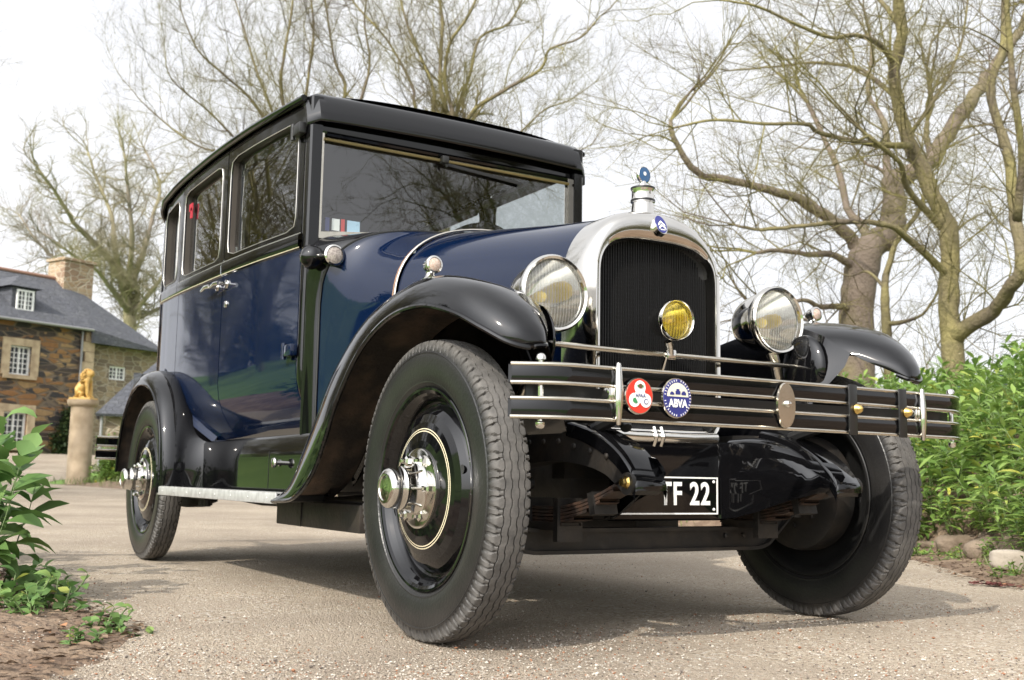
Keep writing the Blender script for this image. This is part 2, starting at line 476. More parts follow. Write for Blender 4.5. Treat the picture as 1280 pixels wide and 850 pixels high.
def leaf_mat(name, a, c, trans=0.35, rough=0.45):
    mt = bpy.data.materials.new(name); mt.use_nodes = True
    nt = mt.node_tree; b = nt.nodes['Principled BSDF']; out = nt.nodes['Material Output']
    g = nt.nodes.new('ShaderNodeNewGeometry')
    r = nt.nodes.new('ShaderNodeValToRGB')
    r.color_ramp.elements[0].color = (*a, 1); r.color_ramp.elements[1].color = (*c, 1)
    e = r.color_ramp.elements.new(0.93); e.color = (*c, 1)
    r.color_ramp.elements[2].color = (c[0] * 1.9, c[1] * 1.25, c[2] * 0.9, 1)
    nt.links.new(g.outputs['Random Per Island'], r.inputs['Fac'])
    nt.links.new(r.outputs['Color'], b.inputs['Base Color'])
    b.inputs['Roughness'].default_value = rough
    t = nt.nodes.new('ShaderNodeBsdfTranslucent'); nt.links.new(r.outputs['Color'], t.inputs['Color'])
    mx = nt.nodes.new('ShaderNodeMixShader'); mx.inputs['Fac'].default_value = trans
    nt.links.new(b.outputs['BSDF'], mx.inputs[1]); nt.links.new(t.outputs['BSDF'], mx.inputs[2])
    nt.links.new(mx.outputs['Shader'], out.inputs['Surface'])
    return mt
LEAF = leaf_mat('fresh_green_leaf', (0.09, 0.175, 0.033), (0.24, 0.35, 0.08))
LEAF_DARK = leaf_mat('deep_green_leaf', (0.065, 0.145, 0.035), (0.17, 0.28, 0.08), 0.35, 0.55)
LEAF_IVY = leaf_mat('dark_evergreen_leaf', (0.015, 0.03, 0.012), (0.04, 0.065, 0.022), 0.15)
GRASSB = leaf_mat('grass_blade', (0.06, 0.11, 0.02), (0.17, 0.21, 0.06))
LITTER = leaf_mat('dead_leaf', (0.08, 0.05, 0.032), (0.2, 0.14, 0.09), 0.1, 0.8)
STEM = mat('green_stem', (0.10, 0.15, 0.05), 0.6)
FLOWER = mat('pale_violet_petal', (0.35, 0.33, 0.7), 0.6)

def bark_mat(name, a, moss, lo=0.4, hi=0.6, sc=1.6):
    mt = mat(name, a, 0.9, noise=(sc, moss, 9, lo, hi), bump=(22, 0.9, 0.03))
    return mt
BARK = bark_mat('mossy_bark', (0.12, 0.095, 0.068), (0.205, 0.178, 0.072), 0.38, 0.6)
BARK_GREY = bark_mat('grey_brown_bark', (0.15, 0.118, 0.092), (0.17, 0.15, 0.07), 0.5, 0.72)
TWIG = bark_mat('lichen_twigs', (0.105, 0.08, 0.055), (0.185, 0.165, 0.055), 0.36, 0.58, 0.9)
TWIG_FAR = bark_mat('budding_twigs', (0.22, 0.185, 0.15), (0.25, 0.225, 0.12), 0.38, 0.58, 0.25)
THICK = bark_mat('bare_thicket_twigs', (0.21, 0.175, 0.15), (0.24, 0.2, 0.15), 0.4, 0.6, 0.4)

def stone_mat(name, cols, sx=2.6, sz=6.5, mortar=(0.3, 0.25, 0.19), dark=0.0):
    mt, nt, b = new_mat(name)
    N, L = nt.nodes, nt.links
    tc = N.new('ShaderNodeTexCoord'); mp = N.new('ShaderNodeMapping')
    mp.inputs['Scale'].default_value = (sx, sx, sz)
    L.new(tc.outputs['Object'], mp.inputs['Vector'])
    v = N.new('ShaderNodeTexVoronoi'); v.inputs['Scale'].default_value = 1.0; v.distance = 'CHEBYCHEV'; v.inputs['Randomness'].default_value = 0.85
    e = N.new('ShaderNodeTexVoronoi'); e.inputs['Scale'].default_value = 1.0; e.feature = 'DISTANCE_TO_EDGE'; e.inputs['Randomness'].default_value = 0.85
    L.new(mp.outputs['Vector'], v.inputs['Vector']); L.new(mp.outputs['Vector'], e.inputs['Vector'])
    s = N.new('ShaderNodeSeparateColor'); L.new(v.outputs['Color'], s.inputs['Color'])
    r = N.new('ShaderNodeValToRGB'); r.color_ramp.interpolation = 'CONSTANT'
    while len(r.color_ramp.elements) < len(cols): r.color_ramp.elements.new(0.5)
    for el, (p, c) in zip(r.color_ramp.elements, cols): el.position = p; el.color = (*c, 1)
    # neighbouring stones share a bed colour: mix the random with a slow noise
    n = N.new('ShaderNodeTexNoise'); n.inputs['Scale'].default_value = 0.9; n.inputs['Detail'].default_value = 4
    L.new(tc.outputs['Object'], n.inputs['Vector'])
    mm = N.new('ShaderNodeMath'); mm.operation = 'MULTIPLY_ADD'; mm.inputs[1].default_value = 0.55
    sub = N.new('ShaderNodeMath'); sub.operation = 'MULTIPLY'; sub.inputs[1].default_value = 0.5
    L.new(n.outputs['Fac'], sub.inputs[0])
    L.new(s.outputs['Red'], mm.inputs[0]); L.new(sub.outputs['Value'], mm.inputs[2])
    L.new(mm.outputs['Value'], r.inputs['Fac'])
    n2 = N.new('ShaderNodeTexNoise'); n2.inputs['Scale'].default_value = 7; n2.inputs['Detail'].default_value = 8
    L.new(tc.outputs['Object'], n2.inputs['Vector'])
    mx0 = N.new('ShaderNodeMix'); mx0.data_type = 'RGBA'; mx0.blend_type = 'MULTIPLY'; mx0.inputs['Factor'].default_value = 0.5
    L.new(r.outputs['Color'], mx0.inputs['A']); L.new(n2.outputs['Fac'], mx0.inputs['B'])
    k = N.new('ShaderNodeMapRange'); k.inputs['From Min'].default_value = 0.02; k.inputs['From Max'].default_value = 0.09
    L.new(e.outputs['Distance'], k.inputs['Value'])
    mx = N.new('ShaderNodeMix'); mx.data_type = 'RGBA'; mx.inputs['A'].default_value = (*mortar, 1)
    L.new(k.outputs['Result'], mx.inputs['Factor']); L.new(mx0.outputs['Result'], mx.inputs['B'])
    L.new(mx.outputs['Result'], b.inputs['Base Color'])
    b.inputs['Roughness'].default_value = 0.9
    bp = N.new('ShaderNodeBump'); bp.inputs['Strength'].default_value = 0.7; bp.inputs['Distance'].default_value = 0.03
    L.new(k.outputs['Result'], bp.inputs['Height']); L.new(bp.outputs['Normal'], b.inputs['Normal'])
    return mt
SCHIST = stone_mat('rust_brown_schist_masonry', [(0, (0.045, 0.04, 0.038)), (0.22, (0.30, 0.15, 0.06)), (0.36, (0.075, 0.058, 0.048)), (0.48, (0.38, 0.25, 0.12)), (0.58, (0.05, 0.046, 0.045)), (0.70, (0.33, 0.18, 0.07)), (0.82, (0.09, 0.075, 0.062))], 1.1, 4.6, (0.15, 0.115, 0.08))
PALE_STONE = stone_mat('pale_brown_masonry', [(0, (0.28, 0.22, 0.15)), (0.3, (0.36, 0.28, 0.18)), (0.5, (0.22, 0.17, 0.12)), (0.7, (0.33, 0.25, 0.16))], 2.2, 5.0, (0.36, 0.31, 0.24))
SANDST = mat('sandstone_dressing', (0.48, 0.38, 0.25), 0.9, noise=(3, (0.30, 0.22, 0.14), 7, 0.4, 0.7), bump=(20, 0.3, 0.01))
CHIMST = stone_mat('ochre_chimney_masonry', [(0, (0.36, 0.25, 0.15)), (0.35, (0.42, 0.31, 0.2)), (0.6, (0.3, 0.2, 0.13))], 2.5, 4.5, (0.4, 0.34, 0.26))
PILLARM = mat('weathered_granite', (0.42, 0.33, 0.23), 0.9, noise=(4, (0.3, 0.23, 0.15), 8, 0.4, 0.7), bump=(40, 0.4, 0.01))
SLATE = stone_mat('blue_grey_slate', [(0, (0.075, 0.08, 0.095)), (0.3, (0.095, 0.10, 0.118)), (0.6, (0.11, 0.115, 0.13)), (0.8, (0.085, 0.09, 0.10))], 4.0, 7.0, (0.06, 0.063, 0.072))
WHITE_W = mat('white_window_paint', (0.75, 0.75, 0.73), 0.5)
DARK_PANE = mat('dark_window_pane', (0.03, 0.035, 0.04), 0.08)
ZINC = mat('zinc_downpipe', (0.3, 0.3, 0.3), 0.5, 0.6)
GILT = mat('gilded_stone', (0.55, 0.36, 0.11), 0.5, 0.15, noise=(9, (0.4, 0.22, 0.04), 6, 0.4, 0.7))
ROCK = mat('field_stone', (0.12, 0.09, 0.062), 0.95, noise=(7, (0.22, 0.17, 0.125), 9, 0.4, 0.65), bump=(16, 0.8, 0.03))
PALE_ROCK = mat('pale_field_stone', (0.34, 0.3, 0.25), 0.95, noise=(9, (0.3, 0.26, 0.21), 9, 0.45, 0.7), bump=(20, 0.7, 0.02))

# ------------------------------------------------------------------ terrain
def gz(x, y):
    return 0.15 * ss(-10, -23, x) + 1.0 * ss(-25, -46, x)
R_EDGE = [(7.0, -1.2), (4.0, 0.2), (1.6, 1.30), (0.6, 1.75), (-0.1, 2.05), (-0.72, 2.40), (-1.6, 3.10), (-3.0, 3.72), (-5.0, 4.2), (-8.0, 4.4), (-12.0, 3.9), (-16.0, 3.1), (-20.0, 2.35), (-23.0, 1.95), (-26.0, 2.2), (-32.0, 4.2), (-40.0, 8.0), (-46.0, 11.0)]
L_EDGE = [(7.0, -6.0), (4.0, -4.6), (1.6, -3.2), (0.6, -2.1), (0.1, -1.62), (-0.54, -1.31), (-1.4, -1.36), (-2.3, -1.38), (-4.0, -1.42), (-7.0, -1.5), (-12.0, -1.6), (-16.0, -1.5), (-20.0, -1.6), (-26.0, -2.0), (-30.0, -1.5), (-36.0, 0.0), (-42.0, 1.0), (-44.5, 1.5)]

ext = [-420, -300, -200, -140, -100, -80, -66, -56, -50, -46, -43, -40, -37, -34, -31, -28, -25, -22, -18, -14, -10, -6, -2, 2, 6, 12, 20, 30, 50, 90, 160, 300]
mb = MB()
ey = [-300, -160, -90, -50, -30, -20, -14, -10, -7, -4, -2, 0, 2, 4, 6, 8, 10, 13, 17, 22, 30, 45, 70, 120, 220, 380]
mb.grid([[(x, y, gz(x, y) - 0.012) for x in ext] for y in ey])
tag(mb.build('terrain', GRASSM), kind='structure')

rng = random.Random(11)
Rs = [(p[0], p[1]) for p in catmull(R_EDGE, 10)]
Ls = [(p[0], p[1]) for p in catmull(L_EDGE, 10)]
def wob(i, a): return a * math.sin(i * 1.7) * math.sin(i * 0.61 + 1) + rng.uniform(-a, a) * 0.6
mb = MB()
rows = []
for i, (r, l) in enumerate(zip(Rs, Ls)):
    w = 0.05 if r[0] > -8 else 0.15
    a = (r[0], r[1] + wob(i, w)); b = (l[0], l[1] + wob(i + 50, w))
    rows.append([(lerp(a[0], b[0], t / 12), lerp(a[1], b[1], t / 12), gz(lerp(a[0], b[0], t / 12), 0) + 0.0) for t in range(13)])
mb.grid(rows)
tag(mb.build('driveway', GRAVEL), kind='structure')

# soil beds either side: real banks that rise away from the drive
def seg_normals(P, side):
    out = []
    for i in range(len(P)):
        a = Vector(P[max(i - 1, 0)]); b = Vector(P[min(i + 1, len(P) - 1)])
        t = (b - a).normalized(); out.append(Vector((-t.y, t.x)) * side)
    return out
nR = seg_normals(Rs, -1)      # away from the drive, to +y
nL = seg_normals(Ls, 1)
def bank_h(x, d):
    k = lerp(1.0, 0.16, ss(-6.5, -11.5, x))
    return k * (0.02 * ss(0, .1, d) + 0.34 * ss(0.24, 0.6, d) + 0.46 * ss(0.5, 1.7, d) + 0.42 * ss(1.4, 4.0, d))
RBANK_D = [-0.12, 0.0, .1, .2, .3, .38, .46, .55, .7, .9, 1.2, 1.6, 2.1, 2.8, 3.6, 5, 7, 10]
def bank_pt(i, d, P=Rs, nn=nR):
    p = Vector(P[i]) + nn[i] * d
    return p
nr = np.random.RandomState(3)
rows = []
for i in range(10, len(Rs) - 40):
    row = []
    for d in RBANK_D:
        p = bank_pt(i, d)
        z = gz(p.x, p.y) + bank_h(p.x, d) + (nr.rand() - .5) * 0.05 * ss(.05, .5, d)
        if d < 0: z = -0.02 + gz(p.x, p.y)
        if d == 0: z = 0.006 + gz(p.x, p.y)
        row.append((p.x, p.y, z))
    rows.append(row)
mb = MB(); mb.grid(rows)
tag(mb.build('garden_bank', SOIL), kind='structure')

def lbank_h(x, d):
    return 0.03 * ss(0, .25, d) + 0.10 * ss(.2, .9, d) + ss(0.5, -4.5, x) * (0.36 * min(max(d - 1.15, 0), 8.0) * ss(1.1, 2.0, d))
rows = []; rows2 = []
for i in range(24, len(Ls) - 20):
    row = []
    for d in (-.1, 0, .12, .25, .4, .6, .9, 1.25):
        p = Vector(Ls[i]) + nL[i] * d
        z = gz(p.x, p.y) + lbank_h(p.x, d) + (nr.rand() - .5) * 0.03 * ss(.05, .4, d)
        if d < 0: z = gz(p.x, p.y) - 0.02
        if d == 0: z = gz(p.x, p.y) + 0.005
        row.append((p.x, p.y, z))
    rows.append(row)
    row = []
    for d in (1.2, 1.6, 2.2, 3, 4, 5.2, 6.5, 9, 14, 22):
        p = Vector(Ls[i]) + nL[i] * d
        row.append((p.x, p.y, gz(p.x, p.y) + lbank_h(p.x, d) + (nr.rand() - .5) * 0.08 + 0.01))
    rows2.append(row)
mb = MB(); mb.grid(rows, flip=True)
tag(mb.build('garden_bed', SOIL), kind='structure')
mb = MB(); mb.grid(rows2, flip=True)
tag(mb.build('lawn', GRASSM), kind='structure')

# loose chippings lying on the drive near the camera
def gravel_patch():
    mb = MB()
    r = random.Random(5)
    ico = [(0, 0, 1), (.89, 0, .3), (.28, .85, .3), (-.72, .53, .3), (-.72, -.53, .3), (.28, -.85, .3), (0, 0, -.8)]
    fs = [(0, 1, 2), (0, 2, 3), (0, 3, 4), (0, 4, 5), (0, 5, 1), (6, 2, 1), (6, 3, 2), (6, 4, 3), (6, 5, 4), (6, 1, 5)]
    LS, RS = sorted(L_EDGE), sorted(R_EDGE)
    k = 0
    while k < 34000:
        x = r.uniform(-2.6, 1.3)
        f = r.random()
        y = r.uniform(-2.4, 2.2)
        dc = math.hypot(x - 2.4, y + 1.94)
        if r.random() > (2.1 / dc) ** 2: continue
        le = interp(LS, x); re = interp(RS, x)
        w_ = math.sin(x * 5.1 + 2.1 * math.sin(y * 3.3)) * math.sin(y * 4.3 - x * 1.7)
        dens = 0.16 + 0.6 * ss(-.25, .25, x + .15 * w_ + .12 * y) + 0.6 * ss(.45, .05, abs(y - le)) + .5 * ss(.4, .0, abs(re - y))
        dens *= .65 + .5 * w_
        if r.random() > dens: continue
        if y < le - 0.5 or y > re + .15: continue
        z = 0.0 if y > le else lbank_h(x, le - y)
        s = r.uniform(.0014, .0038) * (1.8 if r.random() < .04 else 1)
        a = r.uniform(0, 6.3); ca, sa = math.cos(a), math.sin(a)
        sy, sz = r.uniform(.6, 1), r.uniform(.5, .8)
        mb.add([(x + s * (px * ca - py * sy * sa), y + s * (px * sa + py * sy * ca), z + s * sz * (pz + .55)) for px, py, pz in ico], fs, r.choice((0, 0, 0, 0, 1, 2, 2, 2, 3)))
        k += 1
    ms = [mat('chip_tan', (0.3, 0.25, 0.2), .9), mat('chip_dark', (0.12, 0.1, 0.085), .9), mat('chip_pale', (0.5, 0.46, 0.4), .85), mat('chip_rust', (0.27, 0.13, 0.07), .9)]
    tag(mb.build('gravel', ms, smooth=0), kind='stuff', label='loose pale and brown chippings scattered over the drive')
gravel_patch()

# ------------------------------------------------------------------ foliage builders
def leaf_into(mb, p, d, L, W, droop, r, mi=0, fold=.25):
    """a lance-shaped leaf: 5 stations, folded along its midrib, bending down"""
    d = d.normalized()
    side = d.cross(Vector((0, 0, 1)))
    side = side.normalized() if side.length > 1e-3 else Vector((1, 0, 0))
    tw = r.uniform(-.5, .5)
    b = len(mb.v)
    vs = []
    pos = p.copy(); dd = d.copy()
    for k, (t, w) in enumerate(((0, .12), (.28, .75), (.55, 1.0), (.8, .62), (1, .04))):
        nrm = side.cross(dd).normalized()
        s2 = side * math.cos(tw) + nrm * math.sin(tw)
        n2 = s2.cross(dd).normalized()
        ww = W * .5 * w
        vs += [pos - s2 * ww + n2 * ww * fold, pos.copy(), pos + s2 * ww + n2 * ww * fold]
        if k < 4:
            pos = pos + dd * L * .26
            dd = (dd + Vector((0, 0, -droop))).normalized()
    fs = []
    for k in range(4):
        a = k * 3
        fs += [(a, a + 1, a + 4, a + 3), (a + 1, a + 2, a + 5, a + 4)]
    mb.add(vs, fs, mi)

def clump_mesh(seed, stems=14, h=(.22, .45), spread=.2, L=(.06, .12), W=.22, per=13, droop=.18, lean=.5, flowers=0):
    r = random.Random(seed)
    lf, st = MB(), MB()
    for s in range(stems):
        a = r.uniform(0, 6.28); q = r.random() ** .6 * spread
        p = Vector((math.cos(a) * q, math.sin(a) * q, -0.03))
        H = r.uniform(*h)
        d = Vector((math.cos(a) * lean * r.uniform(.2, 1), math.sin(a) * lean * r.uniform(.2, 1), 1)).normalized()
        pts = [p]
        for k in range(5):
            d = (d + Vector((r.uniform(-.12, .12), r.uniform(-.12, .12), .04))).normalized()
            pts.append(pts[-1] + d * H / 5)
        st.tube(pts, [.0035, .003, .003, .0025, .002, .0015], 4)
        for k in range(per):
            t = .25 + .75 * k / (per - 1)
            f = t * 5; i = min(int(f), 4)
            base = pts[i].lerp(pts[i + 1], f - i)
            an = k * 2.4 + r.uniform(-.4, .4)
            up_ = lerp(-.1, .9, t ** 1.5) + r.uniform(-.25, .25)
            leaf_into(lf, base, Vector((math.cos(an), math.sin(an), up_)), r.uniform(*L) * lerp(1.0, .6, max(0, t - .6) / .4), r.uniform(*L) * W * 1.1, droop * r.uniform(.3, 1.7), r)
        if flowers and r.random() < .12:
            for q5 in range(5):
                an = q5 * 1.257
                leaf_into(lf, pts[-1], Vector((math.cos(an), math.sin(an), .4)), .014, .012, 0, r, 1)
    return lf, st

def plant_thing(name, seed, leafm, label, cat, group=None, loc=(0, 0, 0), **kw):
    lf, st = clump_mesh(seed, **kw)
    o = empty(name, loc)
    lf.build('foliage', [leafm, FLOWER], o, smooth=180)
    st.build('stems', STEM, o, smooth=180)
    tag(o, label, cat, group)
    return o

def place_copies(protos, spots, label, group, used):
    for k, (x, y, z, s, a) in enumerate(spots):
        pr = protos[k % len(protos)]
        if pr.name not in used:
            o = pr; used.add(pr.name)
        else:
            o = copy_tree(pr)
        o.location = (x, y, z); o.scale = (s, s, s * (0.9 + 0.2 * ((k * 37) % 10) / 10)); o.rotation_euler = (0, 0, a)
        tag(o, label, 'plant', group)

used = set()
bank_protos = [plant_thing('bank_plant', 100 + i, LEAF, 'x', 'plant', stems=16, h=(.24, .50), spread=.26, L=(.10, .19), W=.2, per=12, flowers=1, lean=.7) for i in range(6)]
r = random.Random(21)
spots = []
tries = 0
while len(spots) < 150 and tries < 6000:
    tries += 1
    i = r.randrange(22, 95)
    d = 0.42 + 4.2 * r.random() ** 1.35
    p = bank_pt(i, d)
    if p.x > 1.2: continue
    if any((p.x - q[0]) ** 2 + (p.y - q[1]) ** 2 < (.23 + .03 * d) ** 2 for q in spots): continue
    spots.append((p.x, p.y, gz(p.x, 0) + bank_h(p.x, d) - .02, r.uniform(.8, 1.25), r.uniform(0, 6.28)))
tries = 0
while len(spots) < 215 and tries < 6000:
    tries += 1
    i = r.randrange(36, 78)
    d = r.uniform(1.6, 5.4)
    p = bank_pt(i, d)
    if any((p.x - q[0]) ** 2 + (p.y - q[1]) ** 2 < .085 for q in spots): continue
    spots.append((p.x, p.y, gz(p.x, 0) + bank_h(p.x, d) - .02, r.uniform(1.05, 1.5), r.uniform(0, 6.28)))
for k in range(15):
    i = 38 + int(k * 2.0); d = r.uniform(.36, .46); p = bank_pt(i, d)
    spots.append((p.x, p.y, bank_h(p.x, d) - .02, r.uniform(.45, .7), r.uniform(0, 6.28)))
place_copies(bank_protos, spots, 'leafy fresh green plant with lance shaped leaves growing on the garden bank behind the car', 'green plants massed on the garden bank', used)

# small weeds at the foot of the bank and on the left bed
weed_protos = [plant_thing('weed', 300 + i, LEAF, 'x', 'plant', stems=7, h=(.04, .10), spread=.07, L=(.025, .05), W=.45, per=6, droop=.25, lean=1.2) for i in range(3)]
spots = []
for k in range(26):
    i = r.randrange(36, 66); d = r.uniform(.06, .34); p = bank_pt(i, d)
    spots.append((p.x, p.y, bank_h(p.x, d), r.uniform(.6, 1.5), r.uniform(0, 6.28)))
place_copies(weed_protos, spots, 'low weed sprouting at the stony foot of the garden bank', 'weeds at the foot of the garden bank', used)
lw = [plant_thing('seedling', 330 + i, LEAF_DARK, 'x', 'plant', stems=6, h=(.04, .09), spread=.08, L=(.035, .06), W=.5, per=5, droop=.2, lean=1.4) for i in range(2)]
spots = [(-.62, -1.36, .02, 1.0, 1), (-.50, -1.30, .0, .8, 2.2), (-.95, -1.40, .02, 1.2, 3), (-1.15, -1.44, .03, 1.5, .4), (-1.3, -1.40, .03, 1.3, 1.4), (-1.5, -1.38, .03, 1.1, 2.8), (-.85, -1.47, .04, .9, 4.5), (-1.75, -1.40, .03, 1.3, 5.2), (-1.05, -1.52, .05, 1.4, .9), (-.35, -1.45, .02, .7, 3.9)]
place_copies(lw, spots, 'small green seedling in the leaf littered soil at lower left', 'seedlings in the left bed', used)

# the big leaved plants at the left edge
big = [plant_thing('broad_leaved_plant', 410 + i, LEAF_DARK, 'x', 'plant', stems=8, h=(.42, .66), spread=.15, L=(.15, .23), W=.40, per=11, droop=.26, lean=.4) for i in range(2)]
bl = [((-1.62, -1.60), .86, .3, 'tall broad leaved green plant leaning in at the left edge, nearest the camera'),
      ((-2.15, -1.62), 1.0, 2.0, 'broad leaved green plant behind the nearest one at the left edge'),
      ((-1.25, -1.66), .8, 4.0, 'shorter broad leaved plant low at the left edge over the leaf litter'),
      ((-3.0, -1.72), 1.1, 1.0, 'broad leaved green plant furthest back in the left bed')]
for k, (xy, s, a, lab) in enumerate(bl):
    o = big[k] if k < 2 else copy_tree(big[k % 2])
    o.location = (*xy, lbank_h(xy[0], .2)); o.scale = (s, s, s); o.rotation_euler = (0, 0, a)
    tag(o, lab, 'plant')

# ground-hugging leaf litter and grass
mb = MB(); r = random.Random(8)
for k in range(850):
    x = r.uniform(-3.2, .3)
    le = interp(sorted(L_EDGE), x)
    d = abs(r.gauss(0, .16)) - .07
    y = le - d
    z = lbank_h(x, max(d, 0)) + .006
    a = r.uniform(0, 6.28)
    leaf_into(mb, Vector((x, y, z + r.uniform(0, .012))), Vector((math.cos(a), math.sin(a), r.uniform(-.1, .35))), r.uniform(.012, .04), r.uniform(.008, .02), .1, r)
for k in range(1000):
    i = r.randrange(34, 70); d = r.uniform(-.12, .4); p = bank_pt(i, d)
    a = r.uniform(0, 6.28)
    leaf_into(mb, Vector((p.x, p.y, bank_h(p.x, d) + .008)), Vector((math.cos(a), math.sin(a), r.uniform(-.1, .3))), r.uniform(.012, .035), r.uniform(.008, .018), .1, r)
for k in range(90):
    a = r.uniform(0, 6.28); q = abs(r.gauss(0, .07))
    leaf_into(mb, Vector((-.47 + q * math.cos(a), 2.12 + q * .6 * math.sin(a), .008)), Vector((math.cos(a * 3), math.sin(a * 3), .15)), r.uniform(.02, .045), r.uniform(.012, .02), .1, r, 1)
tag(mb.build('leaf_litter', [LITTER, mat('dark_red_dead_leaf', (.09, .02, .016), .8)], smooth=180), kind='stuff', label='brown dead leaves and debris along the edges of the drive')
mb = MB()
for k in range(2600):
    if k < 900:
        i = r.randrange(80, 135); d = r.uniform(.0, 1.2); p = bank_pt(i, d); z = gz(p.x, 0) + bank_h(p.x, d); h = r.uniform(.06, .22)
    elif k < 1900:
        i = r.randrange(44, 80); d = r.uniform(.9, 2.6); p = bank_pt(i, d); z = gz(p.x, 0) + bank_h(p.x, d); h = r.uniform(.18, .42)
    else:
        i = r.randrange(42, 62); d = r.uniform(.15, .6); p = bank_pt(i, d); z = bank_h(p.x, d); h = r.uniform(.03, .09)
    a = r.uniform(0, 6.28)
    leaf_into(mb, Vector((p.x, p.y, z - .01)), Vector((.4 * math.cos(a), .4 * math.sin(a), 1)), h, h * .05 + .003, .15, r)
tag(mb.build('grass', GRASSB, smooth=180), kind='stuff', label='tufts of green grass along the foot and top of the bank')

# stones along the foot of the bank
def rock_mesh(seed, sx, sy, sz):
    bm = bmesh.new(); bmesh.ops.create_icosphere(bm, subdivisions=3, radius=1)
    rr = np.random.RandomState(seed); ph = rr.rand(6) * 6.28
    for v in bm.verts:
        c = v.co.copy()
        k = 1 + .16 * math.sin(2.3 * c.x + ph[0]) + .14 * math.sin(2.9 * c.y + ph[1]) + .12 * math.sin(3.3 * c.z + ph[2]) + .05 * math.sin(7 * c.x + 5 * c.y + ph[3])
        c = c * k
        for ax in (0, 1, 2): c[ax] = math.copysign(abs(c[ax]) ** .75, c[ax])
        v.co = Vector((c.x * sx, c.y * sy, c.z * sz))
    mb = MB(); bm.verts.index_update()
    mb.add([v.co.copy() for v in bm.verts], [tuple(v.index for v in f.verts) for f in bm.faces]); bm.free()
    return mb
r = random.Random(31)
for k in range(20):
    i = 40 + int(k * 1.6)
    d = .30 + .1 * r.random() + (.1 if k % 3 == 1 else 0)
    p = bank_pt(i, d)
    s = r.uniform(.06, .125)
    o = rock_mesh(k, s * 1.3, s, s * r.uniform(.5, .75)).build('stone', ROCK, smooth=60)
    o.location = (p.x, p.y, bank_h(p.x, d) * .5 + .02); o.rotation_euler = (r.uniform(-.2, .2), r.uniform(-.2, .2), r.uniform(0, 3.1))
    tag(o, 'brown field stone half buried at the foot of the garden bank', 'stone', 'stones edging the garden bank')
o = rock_mesh(77, .09, .065, .05).build('stone', PALE_ROCK, smooth=60)
o.location = (-.80, 2.68, .07); o.rotation_euler = (0, .1, .9)
tag(o, 'palest grey stone lying at the right edge below the hanging leaves', 'stone', 'stones edging the garden bank')

